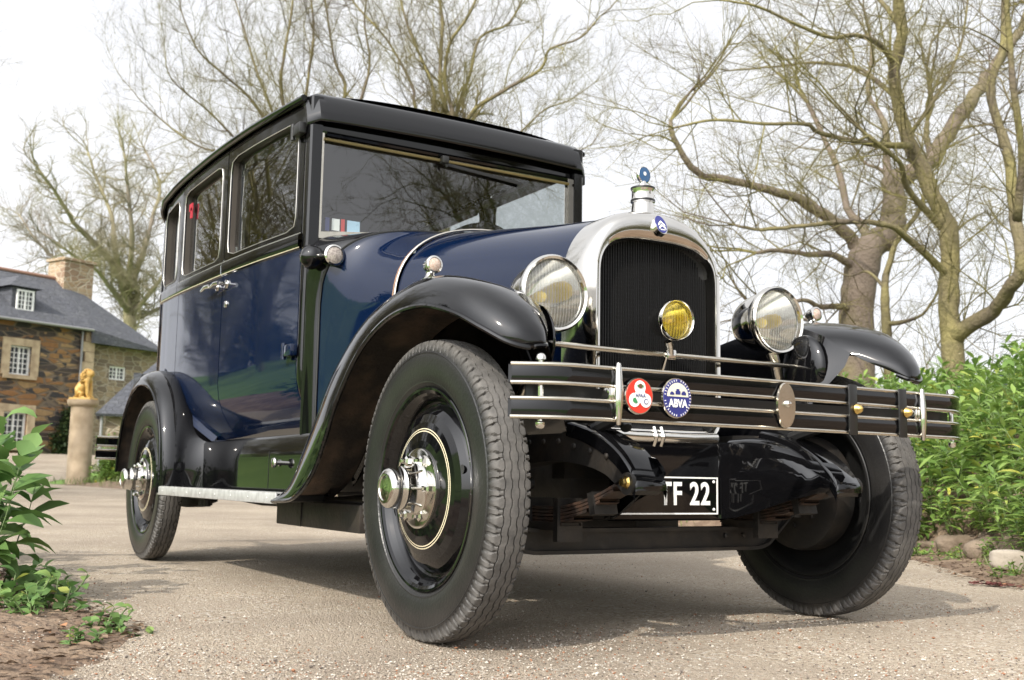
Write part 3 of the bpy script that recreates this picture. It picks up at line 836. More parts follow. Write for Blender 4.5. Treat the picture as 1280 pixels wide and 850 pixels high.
# ------------------------------------------------------------------ trees
TREES = {
 'fork': [
  (0.144, 0.050, [(-5.35, 8.50, 1.63), (-5.37, 8.49, 1.89), (-5.39, 8.47, 2.26), (-5.38, 8.48, 2.69), (-5.36, 8.49, 3.26), (-5.50, 8.51, 3.58), (-5.69, 8.49, 4.06), (-5.73, 8.33, 4.39), (-5.75, 8.19, 4.76), (-5.65, 8.01, 5.15), (-5.46, 7.91, 5.51), (-5.36, 7.73, 6.01), (-5.16, 7.63, 6.56), (-5.22, 7.59, 7.23)]),
  (0.101, 0.036, [(-5.34, 8.50, 2.03), (-5.23, 8.46, 2.11), (-4.79, 8.41, 2.28), (-4.49, 8.25, 2.45), (-4.27, 8.15, 2.63), (-4.29, 8.15, 3.01), (-4.37, 8.21, 3.39), (-4.50, 8.36, 3.89), (-4.67, 8.49, 4.28), (-4.80, 8.53, 4.78), (-4.79, 8.77, 5.29), (-4.81, 8.88, 5.89), (-4.84, 8.86, 6.48)]),
  (0.050, 0.022, [(-4.29, 8.14, 3.13), (-4.07, 7.93, 3.68), (-3.94, 7.66, 4.25), (-3.90, 7.56, 4.72), (-3.80, 7.39, 5.21), (-3.65, 7.25, 5.69)]),
  (0.061, 0.014, [(-5.39, 8.47, 2.75), (-5.37, 8.36, 2.80), (-5.35, 7.87, 3.04), (-5.29, 7.40, 3.17), (-5.42, 6.90, 3.17), (-5.52, 6.40, 3.08), (-5.78, 6.01, 3.03), (-5.88, 5.75, 3.06)]),
  (0.047, 0.022, [(-5.42, 8.45, 3.31), (-5.39, 8.09, 3.49), (-5.34, 7.75, 3.67), (-5.18, 7.49, 3.82), (-5.15, 7.26, 3.91), (-5.11, 6.90, 4.02)]),
  (0.047, 0.011, [(-5.66, 8.26, 4.30), (-5.66, 7.75, 4.22), (-5.53, 7.20, 4.13), (-5.55, 6.64, 4.13), (-5.51, 6.41, 4.17), (-5.60, 5.90, 4.10), (-5.79, 5.40, 4.10), (-5.99, 5.02, 4.00)]),
  (0.040, 0.010, [(-5.77, 8.18, 4.89), (-6.22, 8.32, 5.30), (-6.63, 8.50, 5.60), (-7.14, 8.31, 5.80), (-7.76, 8.26, 5.94), (-8.51, 8.07, 6.08)]),
  (0.043, 0.010, [(-5.65, 8.02, 5.22), (-5.51, 7.61, 5.31), (-5.45, 7.14, 5.30), (-5.37, 6.67, 5.13), (-5.35, 6.15, 5.14), (-5.35, 5.58, 5.20), (-5.46, 5.18, 5.21)]),
  (0.036, 0.009, [(-5.48, 7.89, 5.62), (-5.95, 8.02, 6.22), (-6.49, 7.95, 6.72), (-7.12, 7.77, 7.04), (-7.97, 7.46, 7.20)]),
  (0.029, 0.009, [(-5.73, 8.33, 4.45), (-5.73, 8.84, 5.03), (-5.80, 9.41, 5.78), (-5.94, 9.80, 6.56), (-5.96, 10.03, 7.28)]),
  (0.029, 0.007, [(-5.37, 8.49, 3.17), (-5.47, 8.91, 3.43), (-5.53, 9.36, 3.64)]),
 ],
 'old': [
  (0.340, 0.074, [(-8.82, 10.83, 2.03), (-8.78, 10.87, 2.63), (-8.74, 10.90, 3.45), (-8.64, 10.99, 3.95), (-8.47, 11.26, 4.21), (-8.46, 11.40, 4.62), (-8.48, 11.38, 5.01), (-8.41, 11.69, 5.18), (-8.29, 12.04, 5.46), (-8.16, 12.39, 5.97), (-7.97, 12.77, 6.52), (-7.82, 13.12, 7.08), (-7.59, 13.40, 7.57)]),
  (0.126, 0.030, [(-8.72, 10.92, 3.85), (-8.75, 10.76, 4.08), (-8.77, 10.34, 4.34), (-8.84, 9.73, 4.58), (-8.85, 9.16, 4.62), (-9.00, 8.42, 4.71), (-9.00, 7.96, 4.71), (-8.99, 7.51, 5.16), (-9.02, 7.48, 5.40)]),
  (0.089, 0.022, [(-8.74, 10.90, 3.54), (-8.72, 10.66, 3.69), (-8.71, 10.26, 3.79), (-8.69, 9.73, 3.72), (-8.71, 9.16, 3.71), (-8.69, 8.75, 3.62)]),
  (0.089, 0.037, [(-8.60, 11.02, 4.02), (-8.92, 11.14, 4.41), (-9.26, 11.25, 4.76), (-9.54, 11.40, 5.40), (-9.87, 11.50, 5.98), (-10.29, 11.52, 6.81)]),
  (0.081, 0.022, [(-8.52, 11.35, 4.86), (-8.67, 11.49, 5.42), (-8.80, 11.63, 6.07), (-9.18, 11.71, 6.74), (-9.31, 11.99, 7.57), (-9.53, 12.07, 8.37)]),
  (0.067, 0.022, [(-8.79, 10.86, 3.05), (-8.76, 10.48, 3.04), (-8.78, 10.06, 3.00), (-8.74, 9.68, 3.05), (-8.87, 9.13, 2.84)]),
  (0.059, 0.037, [(-8.29, 12.04, 5.49), (-8.33, 12.01, 5.81), (-8.31, 12.02, 6.04)]),
  (0.044, 0.015, [(-8.48, 11.38, 4.98), (-8.86, 11.58, 5.33), (-9.25, 11.65, 5.57), (-9.62, 11.72, 6.11)]),
  (0.044, 0.015, [(-8.66, 10.97, 2.87), (-8.63, 10.33, 2.63), (-8.62, 9.66, 2.74), (-8.88, 8.84, 2.93), (-8.92, 8.50, 3.24)]),
 ],
 'slim': [
  (0.083, 0.022, [(-7.18, 9.60, 1.93), (-7.18, 9.60, 2.25), (-7.19, 9.59, 2.97), (-7.21, 9.71, 3.32), (-7.18, 9.86, 3.67), (-7.08, 10.20, 4.12), (-7.05, 10.35, 4.60)]),
  (0.038, 0.009, [(-7.18, 9.60, 2.51), (-6.89, 9.58, 2.51), (-6.59, 9.56, 2.57), (-6.39, 9.59, 2.81), (-6.37, 9.61, 2.98)]),
  (0.030, 0.007, [(-7.19, 9.60, 2.99), (-7.55, 9.69, 3.28), (-7.94, 9.74, 3.29), (-8.38, 9.75, 3.53)]),
 ],
 'stems': [
  (0.227, 0.162, [(-19.75, 9.65, 0.02), (-19.80, 9.56, 4.05), (-19.81, 9.54, 7.28)]),
  (0.086, 0.022, [(-19.81, 9.53, 7.08), (-19.91, 9.35, 8.43), (-19.95, 9.27, 9.00), (-19.95, 9.27, 9.57), (-20.51, 9.03, 10.82), (-21.02, 8.89, 11.93), (-21.32, 8.70, 13.45)]),
  (0.092, 0.027, [(-19.81, 9.55, 7.08), (-20.06, 9.71, 9.00), (-20.24, 9.59, 9.90), (-20.40, 9.70, 11.45), (-20.44, 9.63, 12.08), (-20.44, 9.63, 13.75)]),
  (0.081, 0.027, [(-19.80, 9.56, 7.08), (-19.46, 9.55, 8.80), (-19.47, 9.32, 9.61), (-19.25, 9.31, 10.45), (-18.78, 9.57, 11.12), (-18.49, 9.87, 12.18)]),
  (0.076, 0.022, [(-19.79, 9.58, 7.09), (-20.14, 9.99, 9.07), (-20.34, 10.46, 10.30), (-20.49, 10.81, 11.41), (-20.38, 11.60, 11.96), (-20.40, 12.15, 13.14)]),
  (0.070, 0.016, [(-19.79, 9.58, 6.99), (-18.87, 9.61, 8.58), (-18.07, 10.01, 9.07), (-17.18, 10.50, 9.43), (-16.90, 10.57, 9.82), (-16.20, 10.90, 9.92), (-15.87, 11.19, 10.36)]),
  (0.054, 0.011, [(-19.79, 9.58, 6.89), (-20.19, 10.94, 8.19), (-20.22, 11.87, 9.06), (-20.23, 12.60, 9.81), (-20.13, 13.30, 10.17), (-19.92, 13.95, 10.72)]),
  (0.059, 0.016, [(-19.82, 9.51, 7.08), (-21.03, 9.33, 9.46), (-21.25, 9.35, 10.05), (-21.80, 8.86, 11.35), (-22.62, 8.21, 12.56), (-22.78, 7.81, 13.39)]),
  (0.054, 0.011, [(-19.78, 9.59, 6.70), (-17.83, 10.22, 7.11), (-16.93, 10.89, 7.37), (-16.37, 11.35, 7.67)]),
 ],
 'spread': [
  (0.214, 0.153, [(-23.71, 8.18, -0.07), (-23.76, 8.04, 3.76), (-23.83, 7.86, 7.29)]),
  (0.076, 0.020, [(-23.82, 7.88, 7.19), (-23.86, 8.61, 10.41), (-24.15, 8.42, 11.44), (-24.34, 8.21, 12.79), (-24.43, 7.98, 14.34)]),
  (0.076, 0.020, [(-23.83, 7.86, 7.19), (-23.95, 7.55, 9.40), (-23.74, 7.53, 10.64), (-23.52, 7.54, 12.08), (-23.54, 7.21, 13.76)]),
  (0.076, 0.020, [(-23.84, 7.84, 7.19), (-24.52, 7.13, 10.25), (-24.70, 7.20, 11.71), (-24.94, 7.44, 13.26), (-25.09, 7.30, 14.43)]),
  (0.061, 0.015, [(-23.84, 7.84, 7.19), (-23.73, 6.30, 9.53), (-23.61, 5.32, 10.25), (-23.49, 4.59, 10.71), (-23.41, 4.10, 11.62)]),
  (0.056, 0.010, [(-23.84, 7.85, 7.08), (-25.01, 6.23, 8.59), (-25.70, 5.23, 9.00), (-26.36, 4.16, 9.94), (-26.66, 3.67, 10.55)]),
  (0.056, 0.015, [(-23.84, 7.84, 7.19), (-25.13, 7.18, 9.88), (-25.70, 6.70, 11.53), (-26.22, 6.39, 13.02), (-26.54, 5.96, 14.44)]),
  (0.061, 0.015, [(-23.82, 7.90, 7.19), (-22.73, 8.48, 9.67), (-22.43, 8.68, 10.89), (-22.31, 8.43, 12.07), (-22.03, 8.59, 13.29)]),
  (0.046, 0.010, [(-23.83, 7.85, 6.97), (-23.10, 5.64, 8.41), (-22.92, 4.81, 9.01), (-22.74, 3.85, 9.55), (-22.60, 3.60, 10.22)]),
 ],
 'far': [
  (0.525, 0.420, [(-70.91, 13.91, 0.01), (-70.99, 13.51, 6.21), (-71.07, 13.16, 10.66)]),
  (0.367, 0.079, [(-71.05, 13.25, 9.87), (-71.19, 12.55, 12.95), (-71.38, 11.53, 14.57), (-70.59, 10.24, 15.43), (-69.76, 9.13, 16.17), (-68.91, 8.02, 17.42), (-68.08, 6.66, 18.79)]),
  (0.262, 0.063, [(-71.12, 12.88, 12.23), (-72.28, 12.18, 15.18), (-73.31, 12.08, 17.61), (-74.49, 11.15, 20.35), (-74.61, 10.49, 22.18)]),
  (0.210, 0.053, [(-71.07, 13.15, 10.82), (-69.82, 11.72, 12.04), (-69.01, 10.58, 13.08), (-67.76, 8.96, 13.64), (-67.04, 6.88, 14.68)]),
  (0.262, 0.063, [(-71.10, 12.99, 11.98), (-71.93, 13.92, 14.96), (-72.80, 14.64, 17.87), (-73.70, 15.19, 20.47), (-74.93, 14.23, 23.20)]),
  (0.262, 0.063, [(-71.12, 12.88, 12.23), (-69.13, 12.62, 15.32), (-68.24, 12.01, 18.20), (-67.33, 11.44, 20.49)]),
  (0.210, 0.053, [(-71.06, 13.21, 10.66), (-69.72, 14.66, 13.02), (-68.49, 15.50, 15.58), (-67.38, 15.81, 18.59)]),
  (0.184, 0.053, [(-71.05, 13.22, 10.40), (-72.62, 15.43, 11.61), (-73.11, 17.63, 13.29), (-73.67, 19.38, 15.28)]),
  (0.184, 0.053, [(-71.45, 11.18, 13.96), (-73.77, 9.34, 14.12), (-75.01, 7.68, 15.75), (-76.13, 6.72, 17.47)]),
 ],
}

def grow(mb, r, p, d, L, rad, depth, upb=.08, wig=.22):
    n = max(2, min(7, int(L / .16) if depth < 2 else int(L / .25)))
    pts = [p.copy()]; rs = [rad]
    dd = d.normalized()
    for k in range(n):
        dd = (dd + Vector((r.gauss(0, wig), r.gauss(0, wig), r.gauss(0, wig) + upb))).normalized()
        pts.append(pts[-1] + dd * L / n); rs.append(lerp(rad, rad * .35, (k + 1) / n))
    mb.tube(pts, rs, 5 if rad > .014 else 3, caps=False)
    if depth <= 0: return
    kids_n = {3: 6, 2: 8, 1: 7}[depth]
    for c in range(kids_n):
        t = r.uniform(.18, 1.0); f = t * n; i = min(int(f), n - 1)
        q = pts[i].lerp(pts[i + 1], f - i)
        tan = (pts[i + 1] - pts[i]).normalized()
        side = tan.orthogonal().normalized(); side.rotate(Matrix.Rotation(r.uniform(0, 6.28), 3, tan))
        a = r.uniform(.5, 1.05)
        cd = tan * math.cos(a) + side * math.sin(a)
        grow(mb, r, q, cd, L * r.uniform(.32, .62) * (1.15 - .4 * t), max(rad * .5 * (1 - .45 * t), .0016 * GROW_MIN), depth - 1, upb, wig)

GROW_MIN = 1.0
def traced_tree(name, limbs, seed, label, barkm, twigm, spacing=.35, clen=1.4, crad=.018, depth=2, minr=1.0, nmul=1.0, group=None, upb=.06, tips=True):
    global GROW_MIN
    GROW_MIN = minr
    r = random.Random(seed)
    root = empty(name, limbs[0][2][0])
    limbs = [list(l) for l in limbs]; q0 = limbs[0][2][0]
    limbs[0][2] = [(q0[0], q0[1], min(q0[2], gz(q0[0], q0[1]) - .1))] + [p for p in limbs[0][2][1:]]
    base = Vector(limbs[0][2][0]); root.location = base
    tk, cr = MB(), MB()
    for li, (r0, r1, P) in enumerate(limbs):
        Q = [Vector(q) for q in catmull(P, 4)]
        n = len(Q)
        Q = [q + Vector((r.gauss(0, 1), r.gauss(0, 1), r.gauss(0, 1))) * (.055 * r0 if 0 < i < n - 1 else 0) - base for i, q in enumerate(Q)]
        rs = [lerp(r0, r1, (i / (n - 1)) ** .6) * r.uniform(.93, 1.08) for i in range(n)]
        if li == 0: rs[0] *= 1.35; rs[1] *= 1.12
        tk.tube(Q, rs, 12 if r0 > .1 else 8, caps=True)
        if li == 0 and name != 'tree': pass
        acc = 0
        for i in range(1, n):
            seg = (Q[i] - Q[i - 1]); acc += seg.length
            t = i / (n - 1)
            if rs[i] > .13 * minr * 1.6 and t < .5: acc = min(acc, spacing); continue
            while acc > spacing:
                acc -= spacing
                tan = seg.normalized(); side = tan.orthogonal().normalized(); side.rotate(Matrix.Rotation(r.uniform(0, 6.28), 3, tan))
                a = r.uniform(.6, 1.25)
                cd = tan * math.cos(a) + side * math.sin(a)
                grow(cr, r, Q[i] - seg * r.random(), cd, clen * r.uniform(.45, 1.25) * lerp(1.1, .75, t), min(rs[i] * .55, crad * r.uniform(.6, 1.3)), depth, upb)
        if tips:
            for k in range(3):
                grow(cr, r, Q[-1], (Q[-1] - Q[-2]).normalized() + Vector((r.gauss(0, .3), r.gauss(0, .3), r.gauss(0, .3))), clen * r.uniform(.7, 1.2), max(r1 * .7, crad * .6), depth, upb)
    tk.build('trunk', barkm, root, smooth=180)
    cr.build('crown', twigm, root, smooth=180)
    tag(root, label, 'tree', group)
    return root

traced_tree('bare_tree', TREES['fork'], 1, 'mossy bare tree forking low into two trunks above the bank at right', BARK, TWIG, .15, 1.45, .010, 2, .85)
traced_tree('bare_tree', TREES['old'], 2, 'thick gnarled old bare tree with a broken stub, behind the forked tree', BARK_GREY, TWIG, .3, 1.6, .014, 2, 1.1)
traced_tree('bare_tree', TREES['slim'], 3, 'slim bare tree standing between the gnarled old tree and the forked tree', BARK, TWIG, .25, 1.4, .009, 2, 1.0)
traced_tree('bare_tree', TREES['stems'], 4, 'yellow green bare tree of many upright stems behind the car roof', BARK, TWIG, .18, 2.0, .013, 2, 1.3, upb=.15)
traced_tree('bare_tree', TREES['spread'], 5, 'wide spreading bare tree above the rear of the car roof', BARK, TWIG, .19, 2.1, .013, 2, 1.3, upb=.13)
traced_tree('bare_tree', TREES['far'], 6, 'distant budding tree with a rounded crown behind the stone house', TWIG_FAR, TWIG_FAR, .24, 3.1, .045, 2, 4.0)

def auto_limbs(x, y, z, H, seed, n=7, r0=.2, spread=.55, fork=.28):
    r = random.Random(seed)
    out = [(r0, r0 * .75, [(x, y, z - .2), (x + r.gauss(0, .1), y + r.gauss(0, .1), z + H * fork * .5), (x + r.gauss(0, .2), y + r.gauss(0, .2), z + H * fork)])]
    fx, fy, fz = out[0][2][-1]
    for k in range(n):
        a = k * 6.283 / n + r.uniform(-.3, .3); s = H * spread * r.uniform(.5, 1)
        out.append((r0 * .55, r0 * .12, [(fx, fy, fz - r.uniform(0, H * .08)), (fx + math.cos(a) * s * .3, fy + math.sin(a) * s * .3, fz + H * .25), (fx + math.cos(a) * s * .65, fy + math.sin(a) * s * .65, fz + H * .46), (fx + math.cos(a) * s, fy + math.sin(a) * s, fz + H * r.uniform(.55, .72))]))
    return out
# trees on the near side and in front of the car: what its glass and paint mirror
mir = [(-14.0, -6.8, 1.4, 9.6, 41, 'bare tree on the lawn mirrored in the front door window'),
       (-19.5, -6.4, 1.3, 10.0, 42, 'bare tree on the lawn mirrored in the rear door window'),
       (-27.0, -9.5, 2.3, 11, 43, 'bare tree far along the lawn mirrored in the rear side glass')]
for x, y, z, H, sd, lab in mir:
    traced_tree('bare_tree', auto_limbs(x, y, z, H, sd, 11, .10, .5, .1), sd, lab, BARK, TWIG, .33, 2.3, .015, 2, 1.5)
traced_tree('bare_tree', auto_limbs(15.5, 11.0, 0, 7.2, 51, 13, .2, .5), 51, 'dense bare tree ahead of the car mirrored in the windscreen', BARK, TWIG, .3, 2.2, .03, 2, 2.6)
traced_tree('bare_tree', auto_limbs(18.5, 17.0, 0, 8.5, 52, 12, .2, .5), 52, 'second dense bare tree mirrored at the right of the windscreen', BARK, TWIG, .3, 2.2, .03, 2, 2.6)

# far thicket at the right, one mass of bare twigs
mb = MB(); r = random.Random(61)
for k in range(1500):
    t = r.random()
    x = lerp(-34, -6, t) + r.gauss(0, 2.0); y = lerp(22, 34, t) + r.gauss(0, 2.2)
    h = r.uniform(1.0, 3.4)
    p = Vector((x, y, gz(x, y) - .1)); d = Vector((r.gauss(0, .35), r.gauss(0, .35), 1))
    pts = [p]
    for q in range(4):
        d = d + Vector((r.gauss(0, .3), r.gauss(0, .3), .1)); pts.append(pts[-1] + d.normalized() * h / 4)
    mb.tube(pts, [.02, .016, .012, .009, .006], 3, caps=False)
    for q in range(7):
        j = r.randrange(1, 5); dd = Vector((r.gauss(0, 1), r.gauss(0, 1), r.uniform(.1, .9))).normalized()
        l = r.uniform(.3, .9)
        mb.tube([pts[j], pts[j] + dd * l * .5, pts[j] + dd * l + Vector((0, 0, l * .1))], [.008, .006, .004], 3, caps=False)
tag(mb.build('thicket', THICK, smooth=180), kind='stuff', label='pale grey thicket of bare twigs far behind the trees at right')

# an evergreen shrub at the right edge behind the bank
def shrub(name, loc, rx, ry, rz_, n, lm, label, seed, L=.07):
    r = random.Random(seed); lf = MB(); st = MB()
    for k in range(int(n / 14)):
        a = r.uniform(0, 6.28); e = r.uniform(-.1, 1.45)
        q = r.uniform(.45, 1.0) ** .5 * (1 + .18 * math.sin(3 * a + 5 * e + seed))
        c = Vector((math.cos(a) * math.cos(e) * rx * q, math.sin(a) * math.cos(e) * ry * q, math.sin(e) * rz_ * q))
        if k % 3 == 0: st.tube([(0, 0, -.05), c * .5 + Vector((0, 0, .05)), c], [.014, .008, .003], 4)
        for j in range(14):
            p = c + Vector((r.gauss(0, .10), r.gauss(0, .10), r.gauss(0, .09))) * (rx / .8)
            leaf_into(lf, p, Vector((r.gauss(0, 1), r.gauss(0, 1), r.uniform(-.3, 1))), L * r.uniform(.6, 1.3), L * .5, .2, r)
    o = empty(name, loc)
    lf.build('foliage', lm, o, smooth=180); st.build('stems', STEM, o, smooth=180)
    tag(o, label, 'shrub'); return o
shrub('evergreen_shrub', (-6.0, 9.6, .6), 1.3, 1.1, .8, 4200, LEAF_IVY, 'dark evergreen shrub at the right edge beside the forked tree', 3, .06)
for k, (x, y, rx, rz_, lab) in enumerate(((-11.5, -12.5, 2.2, 2.6, 'rounded evergreen shrub on the lawn beside the car, nearest of three'), (-18.5, -13.0, 2.6, 3.2, 'largest evergreen shrub on the lawn, middle one of three'), (-26.5, -12.0, 2.4, 2.6, 'evergreen shrub furthest along the lawn towards the house'))):
    shrub('evergreen_shrub', (x, y, 2.7), rx, rx, rz_, 2600, LEAF_IVY, lab, 20 + k, .38)
shrub('evergreen_shrub', (-46.2, 5.9, 1.0), 1.0, .7, 1.9, 3000, LEAF_IVY, 'dark evergreen shrub against the foot of the stone house wall', 4, .2)
shrub('leafy_shrub', (-22.6, 3.15, .12), .62, .5, .85, 4600, LEAF, 'bright green leafy shrub at the foot of the lion pillar', 6, .09)

# ------------------------------------------------------------------ stone house
house = empty('stone_house', (-46.84, 6.76, 1.0), R(-65.2))
tag(house, 'brown stone country house with blue grey slate roof at left', 'house')
def hwindow(par, x0, x1, z0, z1, y, cols, rows, name='window'):
    mb = MB(); w = x1 - x0; h = z1 - z0; cx = (x0 + x1) / 2; cz = (z0 + z1) / 2
    f = .07
    mb.box((x0 + f / 2, y, cz), (f, .08, h)); mb.box((x1 - f / 2, y, cz), (f, .08, h))
    mb.box((cx, y, z0 + f / 2), (w - 2 * f, .08, f)); mb.box((cx, y, z1 - f / 2), (w - 2 * f, .08, f))
    mb.box((cx, y + .002, cz), (.07, .07, h - 2 * f))
    for k in range(1, cols):
        xx = lerp(x0 + f, x1 - f, k / cols)
        if abs(xx - cx) > .03: mb.box((xx, y - .006, cz), (.032, .05, h - 2 * f))
    for k in range(1, rows):
        mb.box((cx, y - .009, lerp(z0 + f, z1 - f, k / rows)), (w - 2 * f, .045, .032))
    o = mb.build(name, WHITE_W, par, smooth=0)
    p = MB(); p.box((cx, y - .05, cz), (w - f, .012, h - f)); p.build('pane', DARK_PANE, o, smooth=0)
    return o
def wall_with_holes(x0, x1, z0, z1, y, depth, holes):
    """front wall as cells between hole edges, each hole with its reveal"""
    mb = MB()
    xs = sorted({x0, x1} | {h[0] for h in holes} | {h[1] for h in holes}); zs = sorted({z0, z1} | {h[2] for h in holes} | {h[3] for h in holes})
    for a, b in zip(xs, xs[1:]):
        for c, d in zip(zs, zs[1:]):
            mx_, mz = (a + b) / 2, (c + d) / 2
            if any(h[0] < mx_ < h[1] and h[2] < mz < h[3] for h in holes): continue
            mb.add([(a, y, c), (b, y, c), (b, y, d), (a, y, d)], [(0, 1, 2, 3)])
    for (a, b, c, d) in holes:
        q = y - depth
        mb.add([(a, y, c), (b, y, c), (b, y, d), (a, y, d), (a, q, c), (b, q, c), (b, q, d), (a, q, d)], [(0, 1, 5, 4), (1, 2, 6, 5), (2, 3, 7, 6), (3, 0, 4, 7)])
    return mb
W1 = (2.86, 3.79, 3.29, 4.47); W2 = (2.85, 3.87, .43, 1.80)
W3 = (6.0, 6.9, 3.29, 4.47); W4 = (6.0, 7.0, .43, 1.80)
mb = wall_with_holes(.1, 9.5, -.6, 5.6, 0, .22, [W1, W2, W3, W4])
mb.add([(.1, 0, -.6), (.1, -6.4, -.6), (.1, -6.4, 5.6), (.1, 0, 5.6)], [(0, 1, 2, 3)])
mb.add([(9.5, 0, -.6), (9.5, -6.4, -.6), (9.5, -6.4, 5.6), (9.5, -3.2, 8.0), (9.5, 0, 5.6)], [(0, 1, 2, 3, 4)])
mb.add([(.1, -6.4, -.6), (9.5, -6.4, -.6), (9.5, -6.4, 5.6), (.1, -6.4, 5.6)], [(0, 1, 2, 3)])
mb.build('wall', SCHIST, house, smooth=0)
mb = wall_with_holes(-6.5, .098, -.6, 4.95, -.25, .2, [(-1.9, -1.05, 3.5, 4.1)])
mb.add([(-6.5, -.25, -.6), (-6.5, -6.4, -.6), (-6.5, -6.4, 4.95), (-6.5, -.25, 4.95)], [(0, 1, 2, 3)])
mb.build('wing_wall', PALE_STONE, house, smooth=0)
for w in (W1, W2, W3, W4):
    win = hwindow(house, *w, -.14, 4, 5)
    a, b, c, d = w; s = MB()
    s.box(((a - .17), .02, (c + d) / 2), (.34, .06, d - c)); s.box(((b + .17), .02, (c + d) / 2), (.34, .06, d - c))
    s.box(((a + b) / 2, .022, d + .15), (b - a + .68, .064, .3)); s.box(((a + b) / 2, .05, c - .08), (b - a + .5, .16, .16))
    s.build('stone_surround', SANDST, win, smooth=0)
hwindow(house, -1.9, -1.05, 3.5, 4.1, -.36, 4, 3)
mb = MB()
for k in range(14):
    mb.box((.1 + (.12 if k % 2 else .2), -.08, -.4 + k * .43), (.44 if k % 2 else .6, .36, .415))
mb.build('quoin', SANDST, house, smooth=0)
rf = MB()
A, B, Cc, D = (9.8, .32, 5.5), (.3, .32, 5.5), (-.5, -3.2, 8.05), (9.8, -3.2, 8.05)
E_, F_, G_, H_ = (.28, .36, 4.93), (-3.7, .30, 4.9), (-3.7, -6.7, 4.9), (9.8, -6.72, 5.5)
rf.add([A, B, Cc, D], [(0, 1, 2, 3)]); rf.add([B, F_, Cc], [(0, 1, 2)]); rf.add([B, E_, F_], [(0, 1, 2)])
rf.add([F_, G_, Cc], [(0, 1, 2)]); rf.add([Cc, G_, H_, D], [(0, 1, 2, 3)])
ro = rf.build('roof', SLATE, house, smooth=0)
sm = ro.modifiers.new('thick', 'SOLIDIFY'); sm.thickness = .12; sm.offset = -1
rd = MB(); rd.tube([(9.8, -3.2, 8.09), (-.5, -3.2, 8.09)], .09, 8); rd.build('ridge', mat('terracotta_ridge', (.25, .14, .1), .9), ro)
gt = MB(); gt.tube([(9.8, .40, 5.46), (.3, .40, 5.46)], .06, 8); gt.build('gutter', ZINC, ro)
ch = MB(); ch.box((-.78, -3.15, 7.95), (1.5, 1.25, 1.9), bev=.02); ch.box((-.78, -3.15, 8.95), (1.66, 1.4, .14), bev=.02)
ch.build('chimney', CHIMST, house, smooth=0)
dm = MB(); dm.box((3.05, -1.3, 6.4), (1.06, 1.6, 1.1)); dmo = dm.build('dormer', SLATE, house, smooth=0)
hwindow(dmo, 2.66, 3.42, 5.98, 6.84, -.42, 4, 4)
dr = MB(); pk = (3.05, -1.0, 7.5); bk = (3.05, -2.4, 7.5)
c4 = [(2.3, -.3, 6.95), (3.8, -.3, 6.95), (3.8, -2.4, 6.95), (2.3, -2.4, 6.95)]
dr.add([c4[0], c4[1], c4[2], c4[3], pk, bk], [(0, 1, 4), (1, 2, 5, 4), (3, 0, 4, 5), (2, 3, 5)])
dr.build('dormer_roof', SLATE, dmo, smooth=0)
dp = MB(); dp.tube([(.62, .1, 5.4), (.62, .1, -.4)], .05, 8); dp.build('downpipe', ZINC, house)

shed = empty('outbuilding', (-35.0, 5.5, .55), R(79))
tag(shed, 'low stone outbuilding with slate roofs between the lion pillar and the car', 'outbuilding')
mb = MB(); mb.box((2.4, 1.4, .85), (5.4, 2.8, 1.9)); mb.box((3.2, 2.4, 1.6), (4.6, 2.4, 3.0)); mb.build('wall', PALE_STONE, shed, smooth=0)
mb = MB(); mb.add([(-.62, -.3, 1.78), (6, -.3, 1.82), (6, 1.3, 3.15), (.55, 1.3, 3.15), (-.62, 3, 1.78)], [(0, 1, 2, 3), (0, 3, 4)])
mb.add([(.75, .9, 3.22), (6, .9, 3.22), (6, 2.2, 4.2), (1.7, 2.2, 4.2), (.75, 3.6, 3.22)], [(0, 1, 2, 3), (0, 3, 4)])
o = mb.build('roof', SLATE, shed, smooth=0); sm = o.modifiers.new('thick', 'SOLIDIFY'); sm.thickness = .1; sm.offset = -1
mb = MB(); mb.tube([(-.42, -.08, 1.72), (-.42, -.08, -.1)], .05, 8); mb.build('downpipe', ZINC, shed)
mb = MB(); mb.box((.62, .85, 2.75), (.24, .24, 1.0)); mb.build('corner_post', SLATE, shed, smooth=0)

# ------------------------------------------------------------------ gate pillar and its lion
pil = MB()
pil.lathe([(0, -.1), (.27, -.1), (.27, .06), (.255, .1), (.245, 1.66), (.25, 1.70), (.30, 1.73), (.33, 1.78), (.33, 1.86), (.0, 1.88)], n=40)
o = pil.build('stone_pillar', PILLARM, loc=(-23.22, 2.45, .15), smooth=35)
tag(o, 'round stone gate pillar with a flat cap, holding the golden lion', 'pillar')
def skin_chain(name, verts, edges, m_, parent, sub=2):
    me = bpy.data.meshes.new(name); me.from_pydata([v[:3] for v in verts], edges, [])
    me.materials.append(m_)
    o = bpy.data.objects.new(name, me); col.objects.link(o)
    o.modifiers.new('skin', 'SKIN'); s = o.modifiers.new('sub', 'SUBSURF'); s.levels = sub; s.render_levels = sub
    me.skin_vertices  # created with the modifier
    for i, v in enumerate(verts): me.skin_vertices[0].data[i].radius = (v[3], v[3])
    me.skin_vertices[0].data[0].use_root = True
    if parent: o.parent = parent
    o.modifiers['skin'].use_smooth_shade = True
    return o
